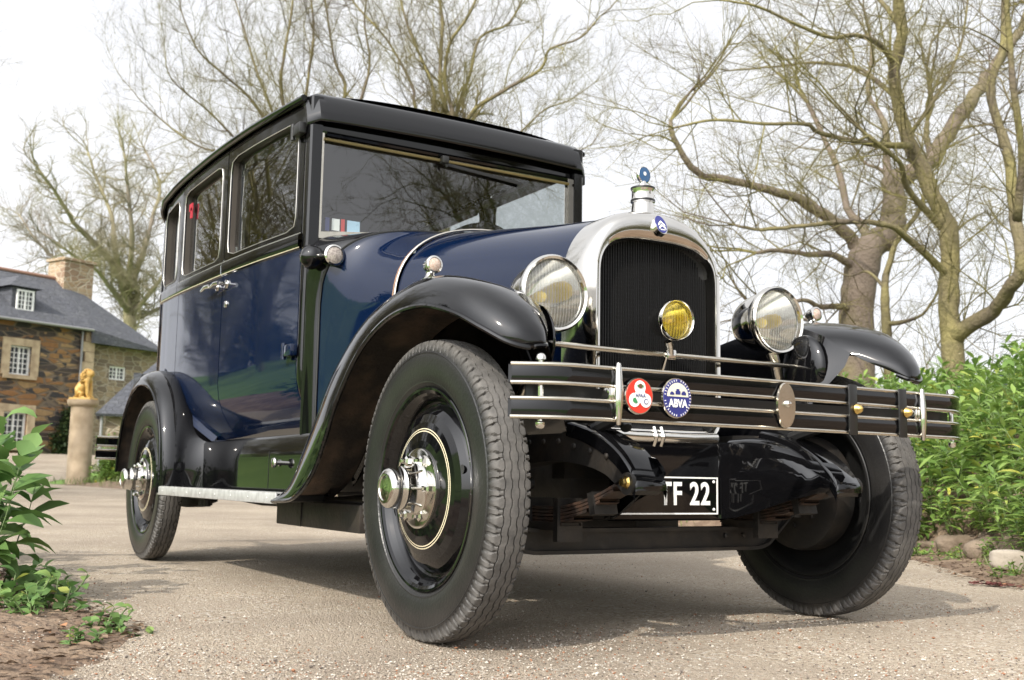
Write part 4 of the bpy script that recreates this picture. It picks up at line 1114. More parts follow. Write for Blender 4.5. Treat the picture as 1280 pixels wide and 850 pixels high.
def lion():
    root = empty('lion_statue', (-23.22, 2.45, 2.03), R(52))
    V = [(-.12, 0, .12, .13), (-.08, 0, .26, .125), (.0, 0, .38, .115), (.05, 0, .47, .105), (.09, 0, .57, .115), (.17, 0, .565, .075), (.22, 0, .55, .05)]
    E = [(i, i + 1) for i in range(6)]
    def addc(i0, pts):
        k = i0
        for p in pts: V.append(p); E.append((k, len(V) - 1)); k = len(V) - 1
    for s in (-1, 1):
        addc(3, [(.09, s * .085, .38, .055), (.12, s * .085, .2, .04), (.13, s * .085, .05, .04), (.19, s * .085, .025, .035)])     # foreleg
        addc(0, [(-.06, s * .12, .14, .085), (.04, s * .13, .12, .06), (-.02, s * .13, .04, .04), (.10, s * .13, .025, .035)])      # haunch and hind foot
        addc(4, [(.07, s * .07, .665, .03)])                                                                                         # ear
    addc(0, [(-.22, .02, .05, .03), (-.24, .10, .03, .022), (-.14, .17, .03, .03)])                                                 # tail
    b = skin_chain('body', V, E, GILT, root, 2)
    mn = MB(); r = random.Random(2)
    for k in range(150):
        a = r.uniform(0, 6.28); t = r.uniform(-.9, .55)
        c = Vector((.075 - .03 * t, 0, .54)) + Vector((t * .09 - .02, math.cos(a) * .125, math.sin(a) * .13 - (.05 if t < -.2 else 0)))
        mn.tube([c, c + Vector((-.04, math.cos(a) * .03, math.sin(a) * .02 - .035)), c + Vector((-.05, math.cos(a) * .02, -.05))], [.018, .016, .006], 5)
    mn.build('mane', GILT, root, smooth=180)
    bs = MB(); bs.box((0, 0, .0), (.5, .36, .05), bev=.01); bs.build('plinth', GILT, root, smooth=0)
    tag(root, 'golden seated lion statue on top of the round stone pillar', 'statue')
lion()

# ------------------------------------------------------------------ the car (x forward, front axle at x = 0; y to the car's left)
car = empty('vintage_car', (0, 0, 0))
tag(car, 'dark blue and black vintage saloon with nickel radiator parked on the drive', 'car')
def part(mb, name, m_, parent=car, smooth=40, label=None, recalc=False):
    o = mb.build(name, m_, parent, smooth, recalc=recalc)
    if label: o['label'] = label
    return o

WB = 2.97; FX = -0.06; TR = 0.672; WR = 0.375
# ---- body shape
WK = [(-3.60, .50), (-3.40, .60), (-3.15, .645), (-2.7, .655), (-2.1, .648), (-1.7, .632), (-1.28, .600)]
def Wd(x):
    """half width, smoothed"""
    return (interp(WK, x - .12) + interp(WK, x) * 2 + interp(WK, x + .12)) / 4 if -3.1 < x < -1.4 else interp(WK, x)
def tuck(z): return 0.105 * max(0, (0.775 - z) / 0.23) ** 2 if z < .775 else 0.0
def belt(x): return 1.225 + (-1.3 - x) * 0.021
def zroof(x): return interp([(-3.45, 1.62), (-3.38, 1.70), (-3.28, 1.752), (-3.15, 1.78), (-2.9, 1.797), (-2.3, 1.80), (-1.8, 1.792), (-1.28, 1.775)], x)
def B(x, z, s, off=0.0): return (x, s * (Wd(x) - tuck(z) + off), z)

def side_strip(x0, x1, zlo, zhi, s, off=0.0, nx=14, nz=12):
    rows = []
    for i in range(nx + 1):
        x = lerp(x0, x1, i / nx); a = zlo(x) if callable(zlo) else zlo; b = zhi(x) if callable(zhi) else zhi
        rows.append([B(x, lerp(a, b, j / nz), s, off) for j in range(nz + 1)])
    return rows
def rear_path(z, off=0.0, n=10):
    """plan curve round the tail from the right side to the left, at height z"""
    pts = []; cx_, r_ = -3.22, .18
    w = Wd(-3.2) - tuck(z) + off
    for s in (-1, 1):
        arc = []
        for k in range(n + 1):
            a = k / n * math.pi / 2
            arc.append((cx_ - (r_ + off) * math.sin(a), s * (w - r_ + r_ * math.cos(a)), z))
        pts += arc if s < 0 else arc[::-1]
    return pts

def ring_panel(X0, X1, zlo, zhi, win, r, s, flange=.03, off=0.0):
    """side panel between x0..x1 with a rounded window opening win=(x0,x1,zlo,zhi functions)"""
    wx0, wx1, wlo, whi = win
    n = 10
    def inner_pts():
        # corners in (u,v) of the opening, walked: bottom, right, top, left
        pts = []
        w_ = abs(wx1 - wx0); out = []
        for side in range(4):
            row = []
            for k in range(n + 1):
                t = k / n
                # parameterise along the side from mid-corner to mid-corner
                if side == 0: c0, c1 = (0, 0), (1, 0)
                elif side == 1: c0, c1 = (1, 0), (1, 1)
                elif side == 2: c0, c1 = (1, 1), (0, 1)
                else: c0, c1 = (0, 1), (0, 0)
                row.append((side, t))
            out.append(row)
        return out
    H = whi(wx0) - wlo(wx0); Wn = abs(wx1 - wx0)
    def rr(side, t):
        """point on rounded rectangle W x H in metres, side walked from mid corner to mid corner"""
        L_ = Wn if side % 2 == 0 else H
        straight = L_ - 2 * r; arc = r * math.pi / 4
        tot = straight + 2 * arc; d = t * tot
        if d < arc: a = -math.pi / 4 + d / r; p = (r + r * math.sin(a), r - r * math.cos(a))
        elif d < arc + straight: p = (r + d - arc, 0)
        else: a = (d - arc - straight) / r; p = (L_ - r + r * math.sin(a), r - r * math.cos(a))
        if side == 0: return p
        if side == 1: return (Wn - p[1], p[0])
        if side == 2: return (Wn - p[0], H - p[1])
        return (p[1], H - p[0])
    inn, outr = [], []
    for side in range(4):
        for k in range(n):
            t = k / n
            u, v = rr(side, t)
            x = lerp(wx0, wx1, u / Wn); inn.append((x, lerp(wlo(x), whi(x), v / H)))
            if side == 0: x = lerp(X0, X1, t); z = zlo(x)
            elif side == 1: x = X1; z = lerp(zlo(x), zhi(x), t)
            elif side == 2: x = lerp(X1, X0, t); z = zhi(x)
            else: x = X0; z = lerp(zhi(x), zlo(x), t)
            outr.append((x, z))
    rings = []
    for q in (0, .34, .67, 1.0):
        rings.append([B(lerp(o[0], i_[0], q), lerp(o[1], i_[1], q), s, off) for o, i_ in zip(outr, inn)])
    rings.append([B(i_[0], i_[1], s, off - .006) for i_ in inn])
    rings.append([B(i_[0], i_[1], s, off - flange) for i_ in inn])
    mb = MB(); mb.grid(rings[:5], cv=True, flip=(s > 0)); mb.grid(rings[4:], cv=True, flip=(s > 0), mi=1)
    loop = [B(i_[0], i_[1], s, off + .002) for i_ in inn]
    pane = [B(i_[0], i_[1], s, off - flange + .004) for i_ in inn]
    return mb, loop, pane

D_F = (-1.302, -2.098); D_R = (-2.106, -2.80); Q_R = (-2.806, -3.22)
wl = lambda x: belt(x) + .068
wh = lambda x: zroof(x) - .072
for s in (-1, 1):
    # ---- doors: blue lower panel, black frame with window
    for nm, (a, b), (w0, w1) in (('front_door', D_F, (-1.352, -2.055)), ('rear_door', D_R, (-2.165, -2.755))):
        mb = MB()
        # front door's lower front corner follows the wing sweep
        mb.grid(side_strip(a, b, lambda x: .545, lambda x: belt(x) - .01, s), flip=(s > 0))
        # turned-in edges so the shut lines read as gaps
        for xx in (a, b):
            mb.grid([[B(xx, lerp(.545, belt(xx) - .01, j / 12), s, o_) for j in range(13)] for o_ in (0, -.02)], flip=(s > 0) ^ (xx == b))
        mb.grid([[B(lerp(a, b, i / 12), .545, s, o_) for i in range(13)] for o_ in (-.03, 0)], flip=(s > 0))
        door = part(mb, nm, BLUE)
        # belt moulding and gold line
        m2 = MB()
        prof = [(-.012, .0), (-.008, .008), (.0, .011), (.03, .012), (.042, .010), (.05, .0)]
        m2.grid([[B(lerp(a, b, i / 12), belt(lerp(a, b, i / 12)) + dz, s, o_) for dz, o_ in prof] for i in range(13)], flip=(s > 0))
        part(m2, 'belt_moulding', BLACK, door)
        m2 = MB(); m2.tube([B(lerp(a, b, i / 12), belt(lerp(a, b, i / 12)) - .006, s, .008) for i in range(13)], .0019, 6)
        part(m2, 'gold_line', GOLD_LINE, door)
        m2 = MB(); m2.tube([B(lerp(a, b, i / 12), belt(lerp(a, b, i / 12)) + .047, s, .004) for i in range(13)], .002, 6)
        part(m2, 'silver_line', SILVER_LINE, door)
        m3, loop, pane = ring_panel(a, b, lambda x: belt(x) + .046, lambda x: zroof(x) - .012, (w0, w1, wl, wh), .045, s)
        part(m3, 'window_frame', [BLACK, INTERIOR], door)
        m4 = MB(); m4.tube(loop, .0017, 6, closed=True); part(m4, 'window_bead', SILVER_LINE, door)
        m5 = MB(); m5.add(pane, [tuple(range(len(pane)))]); part(m5, 'window_glass', GLASS, door, smooth=0)
        # window runner seen inside the opening at its rear edge
        m6 = MB()
        xr = w1 + .03
        m6.tube([B(xr, wl(xr) + .01, s, -.052), B(xr, wh(xr) - .01, s, -.052)], .022, 8)
        m6.tube([B(lerp(w0, w1, .02), wh(w0) - .02, s, -.055), B(lerp(w0, w1, .98), wh(w1) - .02, s, -.055)], .028, 8)
        part(m6, 'window_runner', SATIN, door)
        # handle with its plate
        hx = b + .055 if nm == 'front_door' else a - .06
        hz = belt(hx) - .052
        m7 = MB()
        m7.tube([B(hx, hz, s, .0), B(hx, hz, s, .035)], .008, 10)
        sg = -1 if nm == 'front_door' else -1
        if nm == 'front_door':
            m7.lathe([(0, .0), (.021, .0), (.019, .006), (.0, .008)], B(hx, hz, s, .001), (0, s, 0), 20)
            m7.lathe([(0, .0), (.016, .0), (.014, .005), (.0, .007)], B(hx, hz - .085, s, .001), (0, s, 0), 20)
            m7.tube([B(hx + .005, hz, s, .037), B(hx - .045, hz + .004, s, .04), B(hx - .11, hz - .004, s, .036)], [.010, .009, .006], 10)
        else:
            m7.lathe([(0, .0), (.018, .0), (.016, .006), (.0, .008)], B(hx, hz, s, .001), (0, s, 0), 20)
            m7.tube([B(hx + .01, hz, s, .037), B(hx - .05, hz + .004, s, .04), B(hx - .12, hz - .003, s, .036)], [.010, .009, .006], 10)
        part(m7, 'door_handle', CHROME, door)
        if nm == 'front_door':
            for hz_ in (.845, 1.66):
                m8 = MB(); m8.box(B(-1.32, hz_, s, .016), (.075, .028, .042), bev=.004)
                m8.tube([B(-1.365, hz_ - .03, s, .02), B(-1.365, hz_ + .03, s, .02)], .009, 10)
                part(m8, 'hinge', BLUE if hz_ < 1 else SATIN, door)
    # ---- rear quarter with its window
    mb = MB()
    mb.grid(side_strip(Q_R[0], Q_R[1], lambda x: .545, lambda x: belt(x) - .01, s, nx=8), flip=(s > 0))
    q = part(mb, 'quarter_panel', BLUE)
    m2 = MB(); m2.grid([[B(lerp(*Q_R, i / 8), belt(lerp(*Q_R, i / 8)) + dz, s, o_) for dz, o_ in prof] for i in range(9)], flip=(s > 0)); part(m2, 'belt_moulding', BLACK, q)
    m2 = MB(); m2.tube([B(lerp(*Q_R, i / 8), belt(lerp(*Q_R, i / 8)) - .006, s, .008) for i in range(9)], .0019, 6); part(m2, 'gold_line', GOLD_LINE, q)
    m3, loop, pane = ring_panel(*Q_R, lambda x: belt(x) + .046, lambda x: zroof(x) - .012, (-2.87, -3.15, wl, wh), .05, s)
    part(m3, 'window_frame', [BLACK, INTERIOR], q)
    m4 = MB(); m4.tube(loop, .0017, 6, closed=True); part(m4, 'window_bead', SILVER_LINE, q)
    m5 = MB(); m5.add(pane, [tuple(range(len(pane)))]); part(m5, 'window_glass', GLASS, q, smooth=0)
    # ---- black front post from roof to sill, sweeping into the scuttle
    mb = MB()
    rows = []
    for z in np.linspace(.545, 1.775, 26):
        xf = -1.262 + .012 * ss(1.0, 1.3, z)
        lean = 0
        y0 = Wd(-1.29) - tuck(z)
        rows.append([(-1.296, s * (y0 - .03), z), (-1.296, s * y0, z), (-1.285, s * (y0 + .002), z), (xf - .006, s * (y0 - .001), z), (xf, s * (y0 - .008), z), (xf, s * (y0 - .046), z), (-1.31, s * (y0 - .05), z)])
    mb.grid(rows, flip=(s < 0))
    part(mb, 'front_post', BLACK)

# ---- tail: back panel with a small rear window
mb = MB()
zs = [.545, .6, .7, .8, .95, 1.1, 1.25]
mb.grid([rear_path(z) for z in zs], flip=True)
part(mb, 'tail_panel', BLUE)
mb = MB()
rows = []
for z in (1.25, 1.27, 1.33): rows.append(rear_path(z))
mb.grid(rows, flip=True)
for z0_, z1_ in ((1.65, 1.72),): mb.grid([rear_path(z0_), rear_path(z1_, -.004), rear_path(1.77, -.03)], flip=True)
pa, pb = rear_path(1.33), rear_path(1.65)
for k in range(len(pa) - 1):
    if 10 <= k <= 10: continue
    mb.grid([pa[k:k + 2], pb[k:k + 2]], flip=True)
ya = pa[10][1]
for y0_, y1_ in ((ya, -.3), (.3, -ya)):
    mb.grid([[(-3.40, y0_, 1.33), (-3.40, y1_, 1.33)], [(-3.40, y0_, 1.65), (-3.40, y1_, 1.65)]], flip=True)
ub = part(mb, 'upper_tail_panel', BLACK)
m5 = MB(); m5.add([(-3.395, -.3, 1.33), (-3.395, .3, 1.33), (-3.395, .3, 1.65), (-3.395, -.3, 1.65)], [(0, 1, 2, 3)]); part(m5, 'rear_window', GLASS, ub, smooth=0)

# ---- roof, drip moulding, sun visor
mb = MB()
rows = []
xs_ = list(np.linspace(-1.283, -3.1, 20)) + [-3.15, -3.2, -3.25, -3.3, -3.34, -3.375, -3.40, -3.415]
def wroof(x):
    if x > -3.2: return Wd(x) + .014
    t = (-3.2 - x) / .215
    return (Wd(-3.2) + .014) - .20 * (1 - math.sqrt(max(0, 1 - t * t)))
for x in xs_:
    w = wroof(x); ze = zroof(x); dome = .045
    row = [(x, -w + .004, ze - .016)]
    for k in range(25):
        u = -1 + 2 * k / 24
        row.append((x, u * w, ze + (dome + (.018 if x < -3 else 0)) * (1 - abs(u) ** 3.2)))
    row.append((x, w - .004, ze - .016))
    rows.append(row)
rows.append([(-3.425, p[1] * .99, p[2] - .05) for p in rows[-1]])
mb.grid(rows, flip=False)
roof = part(mb, 'roof', BLACK, smooth=60)
mb = MB()
drip = [(x, -wroof(x) - .004, zroof(x) - .004) for x in xs_] + [(x, wroof(x) + .004, zroof(x) - .004) for x in reversed(xs_)]
mb.tube(drip, .0125, 8); part(mb, 'drip_moulding', BLACK, roof)
mb = MB(); vprof = [(-1.292, 1.795), (-1.275, 1.792), (-1.255, 1.775), (-1.240, 1.745), (-1.229, 1.715), (-1.222, 1.684), (-1.226, 1.676), (-1.232, 1.679), (-1.240, 1.71), (-1.253, 1.74), (-1.275, 1.762), (-1.292, 1.765)]
rows = []
for k in range(33):
    u = -1 + 2 * k / 32; y = u * .612
    e = max(0, (abs(u) - .93) / .07)
    dz = .012 * (1 - u * u)
    rows.append([(x - .035 * e * e, y, z + dz - .012 * e * e) for x, z in vprof])
mb.grid(rows, cv=True, flip=False)
mb.add(rows[0], [tuple(range(len(vprof)))]); mb.add(rows[-1], [tuple(reversed(range(len(vprof))))])
part(mb, 'sun_visor', BLACK, recalc=True)

# ---- windscreen
XW = -1.288
ZS = lambda y: 1.262 + .040 * (1 - (y / .56) ** 2)          # curved lower edge
mb = MB()
mb.box((XW - .01, 0, 1.705), (.05, 1.10, .12), bev=.006)       # header
mb.tube([(XW + .012, -.53, 1.648), (XW + .012, .53, 1.648)], .011, 8)
hd = part(mb, 'windscreen_header', BLACK)
fr = MB()
ys = [lerp(-.545, .545, k / 24) for k in range(25)]
def bar(mb, pts, w, t):
    mb.grid([[(p[0] + t, p[1], p[2] - w), (p[0] + t, p[1], p[2]), (p[0] - t, p[1], p[2]), (p[0] - t, p[1], p[2] - w)] for p in pts], cv=True)
bar(fr, [(XW + .006, y, ZS(y) + .016) for y in ys], .024, .008)
for s in (-1, 1): fr.box((XW + .006, s * .5465, 1.455), (.017, .017, .39))
wf = part(fr, 'windscreen_frame', NICKEL, smooth=30)
mb = MB(); mb.tube([(XW + .016, -.54, 1.627), (XW + .016, .54, 1.627)], .0065, 8); part(mb, 'windscreen_top_rail', mat('dull_brass', (.36, .29, .14), .4, .8), wf)
gl = MB()
gl.add([(XW, y, ZS(y)) for y in ys] + [(XW, .54, 1.64), (XW, -.54, 1.64)], [tuple(range(27))])
part(gl, 'windscreen_glass', SCREEN, wf, smooth=0)
mb = MB()
mb.tube([(XW + .012, -.05, 1.632), (XW + .03, -.05, 1.622), (XW + .03, -.04, 1.60)], .005, 6)
mb.box((XW + .018, .13, 1.603), (.006, .36, .012), rot=(R(-4), 0, 0)); mb.box((XW + .028, -.05, 1.627), (.03, .03, .03), bev=.005)
part(mb, 'wiper', SATIN, wf)
mb = MB()
mb.box((XW - .004, -.475, 1.318), (.003, .030, .044)); mb.box((XW - .004, -.508, 1.316), (.003, .016, .05), mi=1); mb.box((XW - .004, -.447, 1.316), (.003, .014, .052), mi=2)
mb.box((XW - .004, -.405, 1.318), (.003, .050, .046), mi=3)
part(mb, 'windscreen_sticker', [WHITE_P, NAVY_P, RED_P, SKYB_P], wf, smooth=0)
mb = MB()
mb.box((-2.71, -.640, 1.655), (.05, .006, .035)); mb.box((-2.70, -.640, 1.625), (.025, .006, .05)); part(mb, 'window_pennant', REDFAB, smooth=0)

# ---- hood, scuttle and cowl from one family of sections
def section(x, w, zs_, zt, zb, n=2.4, skew=0.0, m_=18, wb=None):
    wb = w if wb is None else wb
    X = lambda z: x + skew * max(0, (z - 1.0) / .29) ** 2
    half = []
    for k in range(5): half.append((lerp(wb, w, (k / 5) ** .7), lerp(zb, zs_, k / 5)))
    for k in range(m_ + 1):
        a = k / m_ * math.pi / 2
        half.append((w * math.cos(a) ** (2 / n), zs_ + (zt - zs_) * math.sin(a) ** (2 / n)))
    return [(X(z), -y, z) for y, z in half] + [(X(z), y, z) for y, z in reversed(half[:-1])]
HS = [(-.125, .246, .93, 1.172, .62, 2.4), (-.35, .296, .935, 1.197, .62, 2.4), (-.60, .365, .945, 1.228, .61, 2.45), (-.835, .432, .952, 1.256, .60, 2.55)]
CS = [(-.845, .436, .952, 1.258, .60, 2.55, 0), (-.95, .462, .955, 1.269, .59, 2.7, .02), (-1.06, .497, .965, 1.276, .58, 2.9, .07), (-1.15, .535, .985, 1.278, .565, 3.3, .14), (-1.195, .556, 1.0, 1.278, .555, 3.6, .18)]
def loft(keys, n):
    return [section(*p) for p in catmull(keys, n)]
mb = MB(); mb.grid(loft(HS, 8), flip=False)
hood = part(mb, 'hood', BLUE, smooth=60)
for s in (-1, 1):
    mb = MB(); hl = []
    for p in catmull(HS, 6):
        x, w, zs_, zt, zb, n = p; a = .42
        hl.append((x, s * (w * math.cos(a) ** (2 / n) + .003), zs_ + (zt - zs_) * math.sin(a) ** (2 / n) - .03))
    mb.tube(hl, .004, 6); part(mb, 'hood_hinge', BLUE, hood)
mb = MB()
sec = section(-.840, .438, .952, 1.262, .60, 2.55)
mb.tube([(p[0], p[1] * 1.006, p[2] + .002) for p in sec], .0045, 6); part(mb, 'hood_trim', NICKEL, hood)
mb = MB(); mb.tube([(p[0] - .012, p[1] * 1.006, p[2] + .002) for p in sec], .003, 6); part(mb, 'hood_lacing', mat('leather_lacing', (.3, .17, .1), .7), hood)
mb = MB(); mb.grid(loft(CS, 6), flip=False)
cowl = part(mb, 'cowl', BLUE, smooth=60)
mb = MB()
BLK = [(-1.196, .558, 1.0, 1.279, .55, 3.6, .18), (-1.215, .572, 1.02, 1.282, .548, 4.2, .12), (-1.25, .588, 1.06, 1.284, .546, 5.0, .04), (-1.262, .592, 1.07, 1.286, .546, 5.5, .01), (-1.285, .575, 1.07, 1.286, .546, 5.5, 0)]
mb.grid(loft(BLK, 4), flip=False); sc_ = part(mb, 'scuttle', BLACK, smooth=60)
mb = MB(); sec = section(-1.199, .559, 1.0, 1.280, .56, 3.6, .18); mb.tube([(p[0], p[1] * 1.004, p[2]) for p in sec], .0038, 6); part(mb, 'scuttle_bead', SATIN, sc_)
for s in (-1, 1):
    mb = MB(); mb.tube([(-1.288, s * (.588 - tuck(z)), z) for z in np.linspace(.56, .9, 12)], .004, 6)
# cowl lamps on the scuttle
for s in (-1, 1):
    mb = MB()
    c = Vector((-1.12, s * .548, 1.165))
    mb.lathe([(0, -.085), (.014, -.082), (.028, -.06), (.033, -.03), (.034, 0), (.037, .004), (.037, .012), (.031, .016)], c, (1, 0, 0), 28)
    mb.tube([c + Vector((-.03, -s * .02, -.03)), c + Vector((-.05, -s * .05, -.05))], .012, 8)
    l = part(mb, 'cowl_lamp', CHROME)
    mb = MB(); mb.lathe([(.031, .012), (.02, .017), (0, .019)], c, (1, 0, 0), 28); part(mb, 'lens', mat('frosted_lamp_lens', (.33, .29, .26), .2, spec=.8, noise=(160, (.2, .17, .15), 2, .4, .6)), l)
    mb = MB(); mb.lathe([(0, -.045), (.025, -.04), (.04, -.02), (.045, 0), (.04, .02), (.025, .035), (0, .045)], (-1.19, s * .60, 1.165), (.3, s, 0), 24); part(mb, 'bulb_horn', BLACK)

# ---- radiator: nickel shell, black core, filler, badge
def rad_outline(w, zsh, zt, zb, rb, n, m_=20):
    half = []
    for k in range(7):
        a = k / 6 * math.pi / 2; half.append((w - rb + rb * math.sin(a), zb + rb - rb * math.cos(a)))
    for k in range(1, 8): half.append((w, lerp(zb + rb, zsh, k / 8)))
    for k in range(m_ + 1):
        a = k / m_ * math.pi / 2; half.append((w * math.cos(a) ** (2 / n), zsh + (zt - zsh) * math.sin(a) ** (2 / n)))
    half = [(0, zb)] + half
    return [(-y, z) for y, z in half] + [(y, z) for y, z in reversed(half[1:-1])]
R_in = rad_outline(.2055, .955, 1.084, .548, .04, 3.2)
R_in2 = rad_outline(.209, .955, 1.09, .543, .045, 3.1)
R_mid = rad_outline(.216, .952, 1.118, .532, .055, 2.8)
R_out = rad_outline(.231, .945, 1.158, .512, .07, 2.5)
R_bk0 = rad_outline(.241, .94, 1.172, .505, .075, 2.4)
R_bk = rad_outline(.248, .93, 1.177, .505, .08, 2.4)
def ringx(o, x): return [(x, y, z) for y, z in o]
mb = MB()
sh = [ringx(R_in, -.055), ringx(R_in, -.012), ringx(R_in2, -.004), ringx(R_mid, -.006), [(-.002 if z < 1.0 else -.004, y, z) for y, z in rad_outline(.224, .95, 1.135, .521, .062, 2.65)], ringx(R_out, -.012), ringx(R_bk0, -.03), ringx(R_bk, -.07), ringx(R_bk, -.135)]
mb.grid(sh, cv=True, flip=False)
shell = part(mb, 'radiator_shell', CHROME, smooth=70)
def core_mat():
    mt, nt, b = new_mat('honeycomb_radiator_core')
    tc = nt.nodes.new('ShaderNodeTexCoord')
    w = nt.nodes.new('ShaderNodeTexBrick'); w.inputs['Scale'].default_value = 1.0
    w.inputs['Brick Width'].default_value = .012; w.inputs['Row Height'].default_value = .004; w.inputs['Mortar Size'].default_value = .0011
    w.inputs['Color1'].default_value = (.003, .003, .003, 1); w.inputs['Color2'].default_value = (.006, .006, .006, 1); w.inputs['Mortar'].default_value = (.028, .028, .03, 1)
    mp = nt.nodes.new('ShaderNodeMapping'); mp.inputs['Rotation'].default_value = (0, R(90), R(90))
    sp = nt.nodes.new('ShaderNodeSeparateXYZ'); cb = nt.nodes.new('ShaderNodeCombineXYZ')
    nt.links.new(tc.outputs['Object'], sp.inputs['Vector']); nt.links.new(sp.outputs['Z'], cb.inputs['X']); nt.links.new(sp.outputs['Y'], cb.inputs['Y'])
    nt.links.new(cb.outputs['Vector'], w.inputs['Vector']); nt.links.new(w.outputs['Color'], b.inputs['Base Color'])
    b.inputs['Roughness'].default_value = .5; b.inputs['Specular IOR Level'].default_value = .2
    return mt
mb = MB(); mb.add([(-.045, y, z) for y, z in R_in], [tuple(range(len(R_in)))])
for k in range(46):
    y = -.2 + .4 * k / 45
    top = min(z for (yy, z) in R_in if abs(abs(yy) - abs(y)) < .02 and z > .9) if abs(y) < .19 else 1.0
    mb.box((-.044, y, (.56 + top) / 2), (.006, .0016, top - .56), mi=1)
part(mb, 'radiator_core', [core_mat(), CORE], shell, smooth=0)
mb = MB()
mb.lathe([(.046, -.02), (.040, .0), (.034, .012), (.032, .04), (.035, .043), (.035, .052), (.033, .055), (.033, .078), (.035, .081), (.035, .086), (.028, .09), (.0, .092)], (-.082, 0, 1.170), (0, 0, 1), 36)
mb.tube([(-.082, 0, 1.26), (-.082, 0, 1.278)], [.016, .009], 12)
cap = part(mb, 'radiator_cap', CHROME, shell)
mb = MB(); mb.lathe([(.0345, 0), (.0362, .001), (.0362, .007), (.0345, .008)], (-.082, 0, 1.170 + .044), (0, 0, 1), 36)
part(mb, 'cap_band', SATIN, shell)
mb = MB(); mb.lathe([(.0345, 0), (.0362, .001), (.0362, .006), (.0, .0095)], (-.082, 0, 1.170 + .082), (0, 0, 1), 36)
part(mb, 'cap_top', SATIN, shell)
mb = MB()
mb.lathe([(.0, -.006), (.024, -.006), (.026, -.003), (.026, .003), (.023, .006)], (-.080, 0, 1.297), (1, .12, 0), 32, mi=0)
mb.lathe([(.0225, .0055), (.0, .0065)], (-.080, 0, 1.297), (1, .12, 0), 32, mi=1)
mb.lathe([(.006, .007), (.0, .0075)], (-.080, 0, 1.300), (1, .12, 0), 16, mi=2)
mb.tube([(-.092, -.024, 1.28), (-.094, -.030, 1.296), (-.092, -.024, 1.312)], .003, 6)
part(mb, 'temperature_gauge', [CHROME, mat('blue_gauge_face', (.03, .09, .2), .25), WHITE_P], shell)
mb = MB()
# oval badge with two chevrons, set on the shell's brow
bc = Vector((.0, -0.002, 1.130)); bn = Vector((1, 0, .45)).normalized(); bu = Vector((-.45, 0, 1)).normalized(); bw_ = Vector((0, 1, 0))
def on(u, v, h): return bc + bw_ * u + bu * v + bn * h
def oval(a, b, h0, h1, mi, mi_top=None):
    n = 36
    lo = [on(a * math.cos(t * 2 * math.pi / n), b * math.sin(t * 2 * math.pi / n), h0) for t in range(n)]
    hi = [on(a * math.cos(t * 2 * math.pi / n), b * math.sin(t * 2 * math.pi / n), h1) for t in range(n)]
    mb.grid([lo, hi], cv=True, mi=mi, flip=True); mb.add(hi, [tuple(range(n))], mi if mi_top is None else mi_top)
oval(.0215, .033, -.012, .004, 0); oval(.019, .030, .004, .0055, 1)
for dv in (.006, -.006):
    for s in (-1, 1):
        mb.add([on(0, dv + .006, .0068), on(0, dv - .001, .0068), on(s * .0125, dv - .0135, .0068), on(s * .0125, dv - .0065, .0068)], [(0, 1, 2, 3) if s < 0 else (3, 2, 1, 0)], 2)
for k in range(5): mb.add([on(-.0085 + k * .0036, -.0175, .0062), on(-.0062 + k * .0036, -.0175, .0062), on(-.0062 + k * .0036, -.0215, .0062), on(-.0085 + k * .0036, -.0215, .0062)], [(0, 3, 2, 1)], 2)
part(mb, 'radiator_badge', [CHROME, NAVY_P, WHITE_P], shell, smooth=30)
mb = MB()
mb.tube([(.012, -.205, .527), (.014, -.1, .523), (.014, .1, .523), (.012, .19, .527)], .016, 12)
for y in (-.04, -.015): mb.tube([(.018, y, .50), (.03, y, .525), (.018, y, .55)], .007, 6)
part(mb, 'radiator_bottom_tube', CHROME, shell)

# ---- headlamps, fog lamp and cross bar
mb = MB(); mb.tube([(.05, -.47, .752), (.05, -.2, .750), (.05, .2, .750), (.05, .47, .752)], .008, 10)
for s in (-1, 1):
    mb.tube([(.03, s * .40, .79), (.035, s * .41, .752), (.02, s * .44, .68), (-.02, s * .46, .6)], [.02, .017, .014, .013], 10)
part(mb, 'lamp_bar', NICKEL)
def lamp(name, c, rad, depth, lens_m, aim=(1, 0, 0), bulb=None, shell_m=CHROME):
    c = Vector(c)
    mb = MB()
    pf = [(0, -depth)] + [(rad * .93 * math.sin(t * math.pi / 2) ** .75, -depth + depth * .93 * (1 - math.cos(t * math.pi / 2))) for t in np.linspace(.12, 1, 14)]
    pf += [(rad * .96, -.006), (rad * 1.02, -.004), (rad * 1.05, .004), (rad * 1.045, .014), (rad * .99, .022), (rad * .93, .018), (rad * .925, .006)]
    mb.lathe(pf, c, aim, 48)
    o = part(mb, name, shell_m, smooth=50)
    mb = MB(); mb.lathe([(rad * .92 * t, -depth * .82 * (1 - t * t)) for t in np.linspace(0.02, 1, 16)], c, aim, 48)
    part(mb, 'reflector', CHROME, o, smooth=80)
    mb = MB(); mb.lathe([(rad * .94 * math.sin(t), .006 + rad * .16 * math.cos(t * 1.0) - rad * .16 * math.cos(math.pi / 2)) for t in np.linspace(math.pi / 2, 0, 12)], c, aim, 48)
    part(mb, 'lens', lens_m, o, smooth=80)
    mb = MB(); bb = [(.0, -.028), (rad * .12, -.024), (rad * .16, -.004), (rad * .15, .012), (rad * .08, .022), (0, .024)]
    mb.lathe(bb, c + Vector(aim) * (-depth * .4), aim, 20)
    mb.lathe([(0, -.03), (rad * .1, -.03), (rad * .1, .0), (0, .0)], c + Vector(aim) * (-depth * .4 - .03), aim, 16, mi=1)
    part(mb, 'bulb', [mat('yellow_bulb_glass', (.75, .52, .02), .12), BRASS], o)
    return o
for s in (-1, 1):
    o = lamp('headlamp', (.045, s * .398, .884), .098, .15, LENS, (1, 0, 0))
